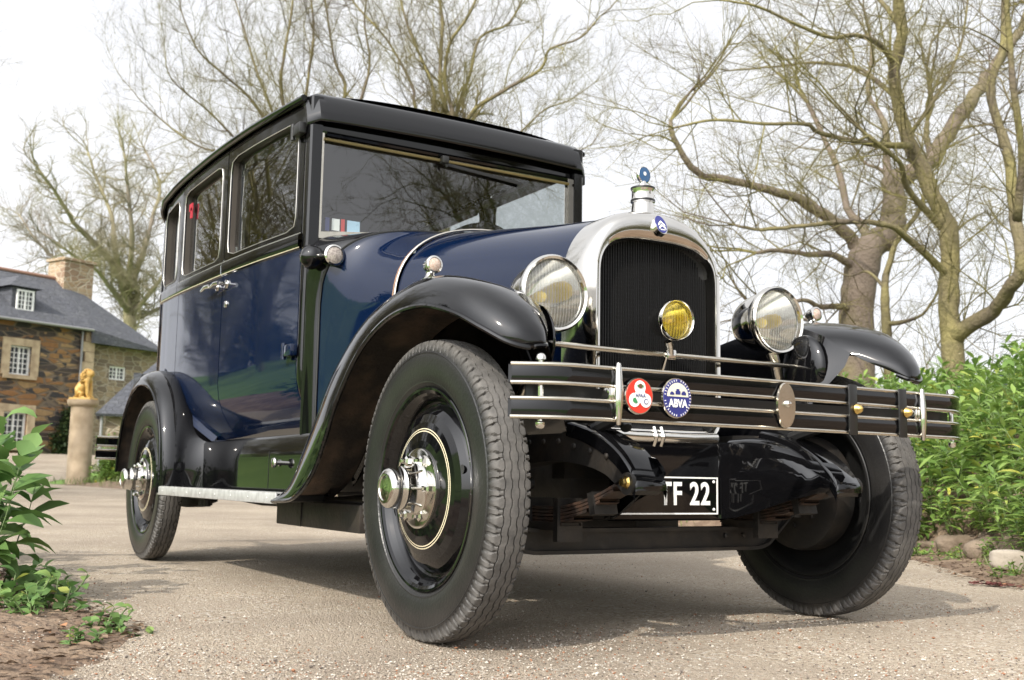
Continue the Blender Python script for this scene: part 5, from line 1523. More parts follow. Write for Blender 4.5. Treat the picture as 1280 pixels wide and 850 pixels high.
fo = lamp('fog_lamp', (.11, -.045, .838), .054, .085, YLENS, Vector((1, -.05, -.04)).normalized())
mb = MB(); mb.tube([(.075, -.035, .785), (.068, -.022, .766), (.055, -.014, .752)], [.012, .009, .014], 10); mb.box((.052, -.014, .750), (.03, .034, .03), bev=.005)
mb.tube([(.06, -.03, .742), (.04, -.03, .70), (.03, -.02, .66)], .006, 8)
part(mb, 'bracket', CHROME, fo)

# ---- wings
def wing(keys, s, n=7, m_=14, thick=.010):
    """keys: (lip xzy, crown xzy, inner xzy); returns outer rows and inner rows"""
    K = catmull([tuple(a) + tuple(b) + tuple(c) for a, b, c in keys], n)
    rows, under = [], []
    for q in K:
        lip, cr, inn = Vector((q[0], q[2], q[1])), Vector((q[3], q[5], q[4])), Vector((q[6], q[8], q[7]))
        row = []
        # outer half: from the lip, rising steeply, rounding over to the crown
        for k in range(m_ + 1):
            a = k / m_ * math.pi / 2
            u = 1 - math.cos(a) ** .9; v = math.sin(a) ** .9
            # u runs along y (lip->crown), v along height
            y = lerp(lip.y, cr.y, u)
            hx = lerp(lip.x, cr.x, v); hz = lerp(lip.z, cr.z, v)
            row.append(Vector((hx, y, hz)))
        for k in range(1, m_ + 1):
            t = k / m_
            y = lerp(cr.y, inn.y, t); w = t * t
            row.append(Vector((lerp(cr.x, inn.x, w), y, lerp(cr.z, inn.z, w))))
        rows.append(row)
    return [[(p.x, s * p.y, p.z) for p in r_] for r_ in rows]
FK = [((-.985, .322, .775), (-1.00, .336, .72), (-1.02, .338, .56)),
      ((-.78, .337, .780), (-.90, .385, .72), (-.93, .395, .54)),
      ((-.635, .405, .782), (-.80, .500, .715), (-.83, .50, .53)),
      ((-.55, .495, .782), (-.695, .62, .705), (-.73, .62, .52)),
      ((-.470, .610, .780), (-.575, .735, .70), (-.60, .72, .51)),
      ((-.325, .735, .780), (-.385, .842, .695), (-.41, .825, .50)),
      ((-.150, .806, .780), (-.185, .893, .690), (-.19, .87, .495)),
      ((.035, .818, .780), (.0, .906, .688), (.0, .88, .49)),
      ((.180, .787, .766), (.170, .868, .676), (.12, .845, .50)),
      ((.268, .744, .738), (.270, .814, .655), (.19, .80, .515)),
      ((.318, .711, .702), (.330, .755, .640), (.25, .758, .545)),
      ((.340, .698, .665), (.350, .714, .628), (.30, .730, .580)),
      ((.342, .699, .640), (.347, .703, .615), (.32, .716, .600))]
def wing_mesh(rows, s):
    mb = MB()
    mb.grid(rows, mi=0, flip=(s < 0))
    # underside, offset towards the wheel, joined along all edges
    n, k = len(rows), len(rows[0])
    und = []
    for i in range(n):
        r_ = []
        for j in range(k):
            a = Vector(rows[min(i + 1, n - 1)][j]) - Vector(rows[max(i - 1, 0)][j]); b = Vector(rows[i][min(j + 1, k - 1)]) - Vector(rows[i][max(j - 1, 0)])
            nn = a.cross(b); nn = nn.normalized() if nn.length > 1e-9 else Vector((0, 0, 1))
            if s > 0: nn = -nn
            p = Vector(rows[i][j])
            r_.append(tuple(p + nn * .009 * NSIGN))
        und.append(r_)
    mb.grid(und, mi=1, flip=(s > 0))
    mb.grid([[r_[0] for r_ in rows], [r_[0] for r_ in und]], mi=0); mb.grid([[r_[-1] for r_ in rows], [r_[-1] for r_ in und]], mi=0)
    mb.grid([rows[0], und[0]], mi=0); mb.grid([rows[-1], und[-1]], mi=0)
    return mb
NSIGN = -1
RK = [((-2.492, .322, .772), (-2.46, .34, .70), (-2.38, .345, .56)),
      ((-2.495, .45, .772), (-2.455, .46, .695), (-2.38, .54, .53)),
      ((-2.52, .58, .772), (-2.495, .615, .69), (-2.50, .60, .545)),
      ((-2.60, .70, .772), (-2.59, .758, .685), (-2.70, .70, .575)),
      ((-2.75, .79, .772), (-2.75, .855, .68), (-2.92, .80, .575)),
      ((-2.945, .822, .772), (-2.945, .893, .68), (-3.08, .862, .575)),
      ((-3.14, .785, .772), (-3.155, .86, .68), (-3.22, .845, .575)),
      ((-3.29, .670, .772), (-3.32, .735, .68), (-3.36, .735, .56)),
      ((-3.365, .53, .772), (-3.41, .56, .68), (-3.44, .56, .55)),
      ((-3.385, .41, .772), (-3.44, .41, .68), (-3.46, .41, .55))]
for s in (-1, 1):
    NSIGN = -1
    rows = wing(FK, s)
    w = part(wing_mesh(rows, s), 'front_wing', [BLACK, MUD], smooth=55)
    mb = MB(); mb.tube([(p[0][0], p[0][1], p[0][2] - .002) for p in rows], .0065, 8)
    mb.tube([(q[0], q[1], q[2] - .002) for q in rows[-1]], .006, 8)
    part(mb, 'wing_bead', BLACK, w)
    # inner valance from the wing down to the chassis
    mb = MB()
    inn = [r_[-1] for r_ in rows[8:67]]
    mb.grid([[p, (p[0] - .012, s * (abs(p[1]) - .012), p[2] - .04), (min(p[0], .15), s * .455, lerp(p[2], .52, .5)), (min(p[0], .10), s * .385, .52)] for p in inn], flip=(s < 0))
    part(mb, 'wing_valance', BLACK, w)
    # oval bulge on the inner face
    mb = MB()
    c = Vector((.085, s * .475, .745))
    rows_ = []
    for k in range(9):
        a = k / 8 * math.pi / 2
        rows_.append([(c.x + .085 * math.cos(a) * math.cos(t) , c.y - s * (.03 * math.sin(a) + .0), c.z + .085 * math.cos(a) * math.sin(t) * 1.15) for t in np.linspace(0, 2 * math.pi, 28, endpoint=False)])
    mb.grid(rows_, cv=True, flip=(s > 0)); part(mb, 'valance_bulge', BLACK, w, smooth=80)
    # marker lamp on top of the wing
    mb = MB(); c = Vector((-.085, s * .69, .905))
    mb.lathe([(.022, -.01), (.022, .004), (.014, .010), (.011, .018), (.012, .024)], c, (0, 0, 1), 24)
    mb.lathe([(0, -.034), (.012, -.03), (.02, -.014), (.0215, 0), (.024, .004), (.023, .012), (.018, .014)], c + Vector((.012, 0, .040)), (1, 0, .05), 24)
    ml = part(mb, 'marker_lamp', CHROME, w)
    mb = MB(); mb.lathe([(.018, .012), (.01, .016), (0, .017)], c + Vector((.012, 0, .040)), (1, 0, .05), 20); part(mb, 'lens', mat('amber_pink_lens', (.4, .27, .21), .2, noise=(300, (.5, .42, .36), 2, .4, .6)), w)
    NSIGN = 1
    rows = wing(RK, s)
    w = part(wing_mesh(rows, s), 'rear_wing', [BLACK, MUD], smooth=55)
    mb = MB(); mb.tube([(p[0][0], p[0][1], p[0][2] - .002) for p in rows], .0065, 8); part(mb, 'wing_bead', BLACK, w)
    # blue sweep panel in front of the rear wing
    mb = MB(); rr_ = []
    for k in range(15):
        t = k / 14
        x = lerp(-2.35, -3.0, t); z = .552 + .31 * t ** .9
        rr_.append([(x, s * (Wd(x) - tuck(max(z, .545)) + .002), z + .05), (x - .006, s * (Wd(x) - tuck(max(z, .545)) + .006), z + .02), (x - .012, s * (Wd(x) - tuck(max(z, .545)) + .018), z + .004), (x - .016, s * (Wd(x) - tuck(max(z, .545)) + .024), z - .012)])
    mb.grid(rr_, flip=(s > 0)); part(mb, 'sweep_panel', BLUE, w, smooth=80)
    # running board with aluminium edge, valance above, battery box below
    mb = MB(); mb.box((-1.735, s * .685, .330), (1.53, .16, .024), bev=.003)
    for k in range(9): mb.box((-1.735, s * (.62 + .015 * k), .3435), (1.46, .006, .004))
    rb = part(mb, 'running_board', SATIN)
    mb = MB(); mb.box((-1.735, s * .7685, .3285), (1.535, .007, .034), bev=.002); mb.box((-1.735, s * .755, .3465), (1.535, .03, .004))
    for k in range(8): mb.lathe([(0, .0), (.0032, .0), (.0026, .002), (0, .0025)], (-1.05 - k * .195, s * .772, .329), (0, s, 0), 10)
    part(mb, 'edge_trim', ALU, rb)
    mb = MB()
    mb.grid([[(lerp(-.93, -2.44, i / 16), s * y, z) for y, z in ((.600, .338), (.600, .37), (.600, .46), (.597, .535), (.588, .547), (.50, .548))] for i in range(17)], flip=(s > 0))
    va = part(mb, 'sill_valance', BLACK)
    mb = MB(); mb.box((-1.55, s * .598, .42), (.004, .006, .14)); part(mb, 'seam', SATIN, va)
    mb = MB(); c = Vector((-1.40, s * .598, .447))
    mb.tube([c, c + Vector((0, s * .03, 0))], .008, 10)
    mb.lathe([(0, .0), (.016, .0), (.019, .006), (.016, .012), (0, .015)], c + Vector((0, s * .028, 0)), (0, s, 0), 24)
    mb.lathe([(0, .0), (.013, .0), (.012, .006), (0, .009)], c + Vector((-.03, s * .0, 0)), (0, s, 0), 18)
    part(mb, 'locker_knob', CHROME, va)
    mb = MB(); mb.box((-1.03, s * .52, .275), (.74, .19, .085), bev=.004); mb.box((-1.15, s * .617, .275), (.006, .004, .085))
    part(mb, 'tool_tray', GRIME)
    mb = MB()
    for k in range(3): mb.lathe([(0, -.02), (.014, -.02), (.014, .02), (0, .02)], (-2.42 + k * .045, s * .60, .285), (0, 0, 1), 12)
    mb.box((-2.38, s * .60, .305), (.22, .06, .02)); part(mb, 'spring_shackle', GRIME)

# ---- wheels
def tyre_mesh():
    TH = 1008
    rows = []
    # half section from inner bead round to outer bead: (y, r) ; tread rows carry a pattern code
    sec_ = []
    side = [(.036, .251), (.041, .256), (.0465, .268), (.0515, .287), (.0537, .306), (.0534, .325), (.0520, .340), (.0514, .3415), (.0510, .343)]
    shoulder = [(.0500, .3505), (.0490, .3555), (.0476, .360), (.0455, .3645), (.0430, .3682), (.0405, .3700), (.0365, .3710)]
    tread_y = []
    for g in (.0265, .0095, -.0095, -.0265):
        tread_y += [(g + .0020, 0), (g + .0013, 1), (g - .0013, 1), (g - .0020, 0)]
    tread_y = tread_y[:8] + [(.001, 0), (-.001, 0)] + tread_y[8:]
    def rt_(y): return .3748 - 2.75 * y * y
    def add(y, r_, code, sgn=1): sec_.append((y, r_, code))
    for y, r_ in side: add(-y, r_, 's')
    for y, r_ in shoulder: add(-y, r_, 'h')
    for y, c in reversed(tread_y): add(y, rt_(y), 'g' if c else 't')
    for y, r_ in reversed(shoulder): add(y, r_, 'h')
    for y, r_ in reversed(side): add(y, r_, 's')
    mb = MB()
    def zig(ph): return max(-1, min(1, 3.2 * (abs(ph - .5) * 4 - 1)))
    R_ = []
    for i in range(TH):
        th = 2 * math.pi * i / TH; ph = (i % 18) / 18
        row = []
        for y, r_, code in sec_:
            yy, rr = y, r_
            if code in 'gt':
                yy = y + .0017 * zig((ph + (.5 if y > 0 else 0)) % 1)
                if code == 'g': rr = r_ - .0065
            elif code == 'h':
                # two tapering slits per pitch, leaning together into a V
                a = (abs(y) - .0365) / .0135
                for c0 in (.22 + .13 * (1 - a), .78 - .13 * (1 - a)):
                    if abs(ph - c0) < .04 + .07 * a: rr = r_ - .0085
            row.append((rr * math.cos(th), yy, rr * math.sin(th)))
        R_.append(row)
    mb.grid(R_, cu=True, flip=False)
    # raised rings on the sidewall
    for sg in (-1, 1):
        mb.lathe([(.3365, sg * .0524), (.3385, sg * .0534), (.3405, sg * .0520)], (0, 0, 0), (0, 1, 0), 96)
        mb.lathe([(.262, sg * .0435), (.2645, sg * .0465), (.268, sg * .0468)], (0, 0, 0), (0, 1, 0), 96)
    return mb
def make_wheel():
    """outer face towards -y"""
    mb = MB()
    # (r, y): disc face from the hub out, dished inwards, then the rim well and lips
    pf = [(.0, -.050), (.1, -.052), (.118, -.050), (.141, -.046), (.1435, -.0455), (.147, -.045), (.1495, -.0444), (.165, -.041), (.185, -.034), (.200, -.022), (.2085, -.010), (.212, -.006), (.2175, -.009), (.226, -.024), (.2325, -.033), (.238, -.039), (.246, -.0435), (.2515, -.0445), (.2535, -.042), (.252, -.038), (.247, -.036)]
    mis = [0] * (len(pf) - 1)
    mis[3] = 1; mis[5] = 1
    mb.lathe(pf, (0, 0, 0), (0, 1, 0), 96, mis=mis)
    # inner side of the rim and the back of the disc
    mb.lathe([(.247, .036), (.252, .038), (.2535, .042), (.2515, .0445), (.244, .043), (.236, .037), (.228, .027), (.222, .012), (.212, .0), (.20, -.012), (.16, -.03), (.1, -.04), (.05, -.04)], (0, 0, 0), (0, 1, 0), 96, mi=2)
    for k in range(2):
        a = k * math.pi + .55
        mb.lathe([(0, -.001), (.011, -.001), (.011, .0), (0, .0)], (.19 * math.cos(a), -.0335, .19 * math.sin(a)), (0, -1, .0), 16, mi=3)
    w = mb.build('wheel', [BLACK, GOLD_LINE, SATIN, RUBBER_BLACK], None, 35)
    t = tyre_mesh().build('tyre', TYRE, w, 38)
    h = MB()
    h.lathe([(.0, .050), (.099, .051), (.100, .054), (.099, .058), (.092, .060), (.07, .061), (.062, .064), (.057, .070), (.0535, .078), (.052, .088), (.052, .1), (.0535, .102), (.0535, .107), (.0515, .109), (.050, .112), (.0485, .120), (.0485, .124), (.0495, .125), (.0495, .136), (.048, .141), (.043, .146), (.036, .149), (.031, .149), (.030, .147), (.018, .149), (.0, .1505)], (0, 0, 0), (0, -1, 0), 64)
    for k in range(6):
        a = k / 6 * 2 * math.pi + .3
        c = Vector((.078 * math.cos(a), -.06, .078 * math.sin(a)))
        h.lathe([(.013, 0), (.013, .012), (.010, .014), (.007, .016), (.007, .024), (.005, .027), (0, .027)], c, (0, -1, 0), 6)
    h.build('hub', CHROME, w, 35)
    v = MB(); v.tube([(.0, .035, -.225), (.0, .05, -.205), (.0, .052, -.18)], [.007, .006, .005], 8); v.build('valve', BRASS, w)
    return w
wheel = make_wheel()
wheel.parent = car
k = 0
for x in (FX, -WB):
    for s in (-1, 1):
        w = wheel if k == 0 else copy_tree(wheel, car)
        w.location = (x, s * (.665 if x == FX else .68), WR)
        w.rotation_euler = (0, R((17, 205, 71, 133)[k]), 0 if s < 0 else math.pi)
        k += 1
# brake drums
for s in (-1, 1):
    for x in (FX, -WB):
        mb = MB(); mb.lathe([(.0, 0), (.03, .0), (.05, -.02), (.15, -.024), (.172, -.018), (.176, .0), (.176, .05), (.168, .055), (0, .055)], (x, s * (TR - .075), WR), (0, s, 0), 64)
        for j in range(8):
            a = j / 8 * 6.283
            mb.lathe([(0, 0), (.008, 0), (.008, .008), (0, .009)], (x + .1 * math.cos(a), s * (TR - .099), WR + .1 * math.sin(a)), (0, -s, 0), 6)
        mb.tube([(x + .05, s * (TR - .11), WR + .12), (x + .02, s * (TR - .13), WR + .05), (x - .1, s * .42, WR + .06)], .009, 6)
        part(mb, 'brake_drum', GRIME)

# ---- chassis
mb = MB()
for s in (-1, 1):
    # side rail with the front horn curving down to the spring eye
    top = [(-3.7, .50), (-3.2, .56), (-2.6, .50), (-1.0, .50), (-.45, .515), (-.2, .535), (.0, .54), (.15, .525), (.25, .495), (.32, .455), (.355, .42), (.365, .40)]
    bot = [(-3.7, .44), (-3.2, .49), (-2.6, .40), (-1.0, .39), (-.45, .40), (-.2, .43), (.0, .45), (.15, .44), (.24, .42), (.29, .395), (.32, .375), (.345, .372)]
    K1 = catmull(top, 5); K2 = catmull(bot, 5)
    mb.grid([[(b[0], s * .375, b[1]), (a[0], s * .375, a[1]), (a[0], s * .305, a[1]), (b[0], s * .305, b[1])] for a, b in zip(K1, K2)], cv=True, flip=(s < 0))
    mb.lathe([(0, -.045), (.026, -.045), (.026, .045), (0, .045)], (.348, s * .34, .395), (0, 1, 0), 24)
for x in (-.05, -1.0, -2.2, -3.3): mb.box((x, 0, .44), (.06, .62, .07))
part(mb, 'chassis_frame', GRIME, smooth=35)
for s in (-1, 1):
    mb = MB()
    # glossy cap over the front horn
    K = catmull([(.09, .543), (.16, .528), (.24, .50), (.30, .468), (.345, .43), (.372, .395), (.375, .375)], 5)
    mb.grid([[(q[0] - .005, s * .378, q[1] - .03), (q[0], s * .378, q[1] + .002), (q[0] + .004, s * .372, q[1] + .005), (q[0] + .004, s * .29, q[1] + .005), (q[0], s * .285, q[1]), (q[0] - .005, s * .285, q[1] - .03)] for q in K], flip=(s < 0))
    part(mb, 'horn_cover', BLACK, smooth=50)
    mb = MB(); mb.lathe([(0, -.012), (.016, -.012), (.016, .0), (.010, .004), (.010, .014), (0, .016)], (.348, s * .385, .398), (0, s, 0), 6)
    part(mb, 'spring_bolt', BRASS if s < 0 else NICKEL)
    # leaf spring
    mb = MB()
    r = random.Random(9)
    for k in range(7):
        L0, L1 = .34 - .055 * k, -.46 + .07 * k
        pts = []
        for j in range(17):
            x = lerp(L0, L1, j / 16)
            z = .292 + .62 * (x + .03) ** 2 - .0088 * k + .032
            pts.append((x, z))
        wy = .030
        mb.grid([[(x, s * .345 - wy, z), (x, s * .345 + wy, z), (x, s * .345 + wy, z + .007), (x, s * .345 - wy, z + .007)] for x, z in pts], cv=True)
    for x in (-.085, .05): mb.box((x, s * .345, .30), (.02, .078, .11), mi=1)
    mb.box((-.018, s * .345, .283), (.14, .08, .02), mi=1)
    mb.box((.20, s * .345, .345), (.022, .07, .055), mi=1, rot=(0, R(-14), 0))
    part(mb, 'leaf_spring', [RUST, GRIME])
mb = MB()
AX = FX
# front axle: I beam dropped between the springs, kicking up to the king pins
ak = catmull([(-.60, .36), (-.55, .345), (-.48, .285), (-.42, .245), (-.3, .24), (0, .24), (.3, .24), (.42, .245), (.48, .285), (.55, .345), (.60, .36)], 4)
for (hw, z0_, z1_) in ((.028, .024, .034), (.010, -.026, .026), (.028, -.034, -.024)):
    mb.grid([[(AX - hw, y, z + z0_), (AX + hw, y, z + z0_), (AX + hw, y, z + z1_), (AX - hw, y, z + z1_)] for y, z in ak], cv=True, flip=True)
for s in (-1, 1):
    mb.lathe([(0, -.07), (.026, -.07), (.026, .07), (0, .07)], (AX, s * .575, WR - .005), (0, 0, 1), 16)
    mb.tube([(AX - .02, s * .56, .33), (AX - .12, s * .53, .31), (AX - .17, s * .5, .30)], .014, 8)
    for x in (.03, ): mb.lathe([(0, 0), (.008, 0), (.008, .01), (0, .012)], (AX + .03, s * .33, .25), (1, 0, 0), 6)
    mb.lathe([(0, 0), (.008, 0), (.008, .01), (0, .012)], (AX + .03, s * .26, .25), (1, 0, 0), 6)
mb.tube([(AX - .17, -.5, .30), (AX - .17, .5, .30)], .013, 8)
part(mb, 'front_axle', GRIME)
for s in (-1, 1):
    # friction damper on the rail, its arms reaching down to the axle
    mb = MB()
    c = Vector((AX - .16, s * .395, .49))
    for k in range(4): mb.lathe([(0, .0), (.052 - .003 * (k % 2), .0), (.052 - .003 * (k % 2), .008), (0, .008)], c + Vector((0, s * (.0085 * k), 0)), (0, s, 0), 28, mi=k % 2)
    mb.lathe([(0, 0), (.014, 0), (.012, .012), (0, .014)], c + Vector((0, s * .035, 0)), (0, s, 0), 6, mi=1)
    mb.tube([c + Vector((0, s * .02, 0)), c + Vector((.10, s * .03, -.06)), c + Vector((.20, s * .03, -.10))], [.014, .012, .010], 8)
    mb.tube([c + Vector((.20, s * .03, -.10)), c + Vector((.17, s * .02, -.20))], .009, 8)
    mb.lathe([(0, -.014), (.014, -.014), (.014, .014), (0, .014)], c + Vector((.20, s * .03, -.10)), (0, 1, 0), 14, mi=1)
    part(mb, 'shock_absorber', [GRIME, SATIN])
    # brake rod, drag link and rivets along the rail
    mb = MB()
    mb.tube([(AX - .05, s * .50, .43), (-.5, s * .44, .36), (-1.3, s * .42, .34)], .006, 6)
    mb.tube([(AX - .05, s * .50, .43), (AX - .02, s * .55, .50)], .010, 6)
    part(mb, 'brake_rod', SATIN)
    mb = MB()
    for k in range(9): mb.lathe([(.008, 0), (.007, .004), (.003, .006), (0, .0065)], (.26 - .07 * k, s * .376, lerp(.46, .50, min(1, k / 3))), (0, s, 0), 10)
    part(mb, 'rail_rivets', GRIME)
mb = MB()
mb.tube([(AX - .08, -.47, .335), (-.35, -.42, .36), (-.75, -.40, .42)], .012, 8)
mb.lathe([(0, -.02), (.018, -.02), (.02, 0), (.018, .02), (0, .02)], (AX - .08, -.47, .335), (0, 0, 1), 14)
part(mb, 'drag_link', GRIME)
# steering stop and hose clip behind the bumper
mb = MB()
mb.tube([(.10, -.27, .56), (.16, -.29, .575), (.22, -.30, .56), (.25, -.31, .53)], [.018, .022, .02, .014], 10)
mb.lathe([(0, -.016), (.03, -.014), (.034, 0), (.03, .014), (0, .016)], (.15, -.27, .58), (1, .3, .2), 20)
part(mb, 'rail_fitting', SATIN)
mb = MB()
mb.box((-.55, 0, .40), (.7, .34, .2), bev=.03); mb.box((-.5, 0, .30), (.5, .24, .12), bev=.03); mb.box((-1.5, 0, .38), (1.1, .26, .18), bev=.03)
mb.tube([(-1.9, .0, .36), (-2.9, .0, .36)], .04, 10); mb.tube([(-WB, -.6, WR), (-WB, .6, WR)], .045, 12)
mb.lathe([(0, -.12), (.1, -.1), (.15, -.03), (.15, .03), (.1, .1), (0, .12)], (-WB, 0, WR), (0, 1, 0), 24)
mb.tube([(-.6, -.28, .36), (-1.6, -.28, .30), (-2.5, -.30, .29), (-3.5, -.32, .33)], .025, 10)
part(mb, 'engine_underside', GRIME)
for s in (-1, 1):
    mb = MB()
    for k in range(6):
        L0, L1 = -2.30 - .08 * k, -3.55 + .08 * k
        mb.grid([[(x, s * .50 - .03, z), (x, s * .50 + .03, z), (x, s * .50 + .03, z + .007), (x, s * .50 - .03, z + .007)] for x, z in [(lerp(L0, L1, j / 14), .285 + .22 * (lerp(L0, L1, j / 14) + WB) ** 2 - .008 * k) for j in range(15)]], cv=True)
    part(mb, 'leaf_spring', RUST)

# ---- front apron with the number plate
mb = MB()
ap = []
for y in np.linspace(-.30, .30, 41):
    x = .012 + .30 * ss(.185, .205, abs(y)) * 0
    ap.append(y)
def apron_x(y): return .018 if abs(y) < .195 else .018 + (abs(y) - .195) * 3.2
sec_y = [-.30, -.28, -.255, -.23, -.21, -.198, -.19, -.15, -.1, 0, .1, .15, .19, .198, .21, .23, .255, .28, .30]
rows = []
for y in sec_y:
    x = apron_x(y); a = abs(y)
    f = ss(.195, .30, a)
    ztop = .512 - .0 * f if a < .196 else lerp(.512, .455, f ** 1.5)
    zbot = .300 if a < .196 else lerp(.300, .385, f)
    bow = .03 * f
    rows.append([(x - .03, y, ztop + .004), (x + .002, y, ztop), (x + .006 + bow * .6, y, lerp(ztop, zbot, .25)), (x + .006 + bow, y, lerp(ztop, zbot, .5)), (x + .006 + bow * .6, y, lerp(ztop, zbot, .75)), (x + .004, y, zbot), (x - .02, y, zbot - .006)])
mb.grid(rows, flip=True)
apron = part(mb, 'front_apron', BLACK, smooth=35)
# rounded cheek between apron and the left horn, arching over
for s in (-1, 1):
    mb = MB(); rows = []
    for k in range(13):
        t = k / 12
        x = lerp(.02, .345, t); zt = .525 + .012 * math.sin(t * 2.4) - .115 * t ** 2.2; zb = .30 + .085 * t
        rows.append([(x, s * (.21 + .075 * t), zb), (x + .01, s * (.198 + .083 * t), lerp(zb, zt, .3)), (x + .01, s * (.2 + .083 * t), lerp(zb, zt, .7)), (x, s * (.222 + .07 * t), zt - .012), (x - .005, s * (.245 + .055 * t), zt), (x - .01, s * (.30 + .02 * t), zt + .004)])
    mb.grid(rows, flip=(s > 0)); part(mb, 'apron_cheek', BLACK, apron, smooth=60)
mb = MB()
px = .031
mb.box((px, -.005, .364), (.004, .372, .108), mi=0)
for (c, d) in (((px + .003, -.005, .4135), (.002, .366, .0042)), ((px + .003, -.005, .3145), (.002, .366, .0042)), ((px + .003, -.186, .364), (.002, .0042, .095)), ((px + .003, .176, .364), (.002, .0042, .095))): mb.box(c, d, mi=1)
for y, z in ((.163, .403), (.163, .326), (-.173, .403), (-.173, .326)): mb.lathe([(0, .0), (.0045, .0), (.003, .003), (0, .0035)], (px + .003, y, z), (1, 0, 0), 10, mi=1)
plate = part(mb, 'number_plate', [BLACK, WHITE_P], smooth=30)
def text_mesh(body, size, thick, m_, parent, loc, rot, sx=1.0, off=0.0, name='lettering', spacing=1.0):
    cu = bpy.data.curves.new('lettering', 'FONT'); cu.body = body; cu.size = size; cu.extrude = thick; cu.align_x = 'CENTER'; cu.align_y = 'CENTER'; cu.offset = off; cu.space_character = spacing
    t = bpy.data.objects.new('lettering_curve', cu); col.objects.link(t)
    me = bpy.data.meshes.new_from_object(t.evaluated_get(bpy.context.evaluated_depsgraph_get()))
    bpy.data.objects.remove(t)
    me.materials.clear(); me.materials.append(m_)
    o = bpy.data.objects.new(name, me); col.objects.link(o); o.parent = parent
    o.location = loc; o.rotation_euler = rot; o.scale = (sx, 1, 1)
    return o
FACE_X = (R(90), 0, R(90))       # text facing +x, reading towards +y
text_mesh('TF 22', .088, .001, WHITE_P, plate, (px + .0035, .058, .366), FACE_X, .80, .0018, spacing=1.12)

# ---- bumper: two black blades edged in nickel, clamps, straps and badges
def bx(y):
    a = abs(y)
    return .460 + .012 * (1 - (y / .7) ** 2) - (1.3 * max(0, a - .63) ** 1.5)
yb = list(np.linspace(-.742, -.62, 14)) + list(np.linspace(-.58, .58, 24)) + list(np.linspace(.60, .735, 12))
BZ = ((.6267, .0238), (.5533, .0238))
mb = MB()
for zc, h in BZ:
    mb.grid([[(bx(y) - .008, y, zc - h + .004), (bx(y) + .004, y, zc - h + .006), (bx(y) + .007, y, zc), (bx(y) + .004, y, zc + h - .006), (bx(y) - .008, y, zc + h - .004)] for y in yb], cv=True, flip=True)
bumper = part(mb, 'front_bumper', BLACK, smooth=50)
mb = MB()
for zc, h in BZ:
    for e in (-1, 1): mb.tube([(bx(y) + .002, y, zc + e * (h - .004)) for y in yb], .0049, 8)
part(mb, 'blade_edging', NICKEL, bumper, smooth=80)
for y in (-.505, .503):
    mb = MB()
    mb.lathe([(0, -.07), (.005, -.068), (.008, -.05), (.0105, -.02), (.011, 0), (.0105, .02), (.008, .05), (.005, .068), (0, .07)], (bx(y) + .012, y, .590), (0, 0, 1), 16)
    mb.box((bx(y) - .01, y - .01, .59), (.03, .02, .03), bev=.003)
    part(mb, 'bumper_clamp', CHROME, bumper)
for y, mi in ((.232, 0), (.424, 0)):
    mb = MB()
    mb.box((bx(y) + .010, y, .590), (.006, .030, .128), mi=0, bev=.002)
    mb.lathe([(0, 0), (.012, 0), (.014, .006), (.010, .014), (.008, .018), (0, .022)], (bx(y) + .013, y + .008, .592), (1, 0, 0), 10, mi=1)
    part(mb, 'bumper_strap', [SATIN, BRASS], bumper)
mb = MB()
n = 40
def disc_at(mb, c, a, b, h, mi, mi2):
    c = Vector(c)
    lo = [(c.x, c.y + a * math.cos(t * 2 * math.pi / n), c.z + b * math.sin(t * 2 * math.pi / n)) for t in range(n)]
    hi = [(c.x + h, c.y + a * .97 * math.cos(t * 2 * math.pi / n), c.z + b * .97 * math.sin(t * 2 * math.pi / n)) for t in range(n)]
    mb.grid([lo, hi], cv=True, mi=mi, flip=True); mb.add(hi, [tuple(range(n))], mi2); mb.add(lo, [tuple(reversed(range(n)))], mi)
disc_at(mb, (bx(0) + .010, -.006, .589), .030, .0555, .006, 0, 0)
mb.lathe([(0, 0), (.010, 0), (.009, .006), (.006, .010), (0, .011)], (bx(0) + .016, -.006, .592), (1, 0, 0), 12, mi=1)
part(mb, 'centre_plate', [NICKEL, CHROME], bumper, smooth=30)
# front nut caps on the bolts through the blades at the near end, and the rear blade
mb = MB()
for y in (-.68, .68):
    mb = MB()
    for z, d in ((.657, 1), (.522, -1)):
        mb.lathe([(.011, 0), (.011, .006), (.009, .011), (.004, .014), (0, .0145)], (bx(y) - .012, y, z), (0, 0, d), 16)
    mb.tube([(bx(y) - .012, y, .525), (bx(y) - .012, y, .655)], .006, 8)
    part(mb, 'bumper_bolt', CHROME, bumper)
mb = MB()
rb_y = list(np.linspace(-.70, .70, 31))
mb.grid([[(bx(y) - .035 - .05 * (1 - (y / .7) ** 2), y, .568), (bx(y) - .03 - .05 * (1 - (y / .7) ** 2), y, .568), (bx(y) - .03 - .05 * (1 - (y / .7) ** 2), y, .606), (bx(y) - .035 - .05 * (1 - (y / .7) ** 2), y, .606)] for y in rb_y], cv=True, flip=True)
for s in (-1, 1): mb.tube([(.16, s * .34, .53), (.28, s * .345, .56), (.40, s * .35, .588)], .016, 8)
part(mb, 'bumper_bracket', SATIN, bumper)
mb = MB()
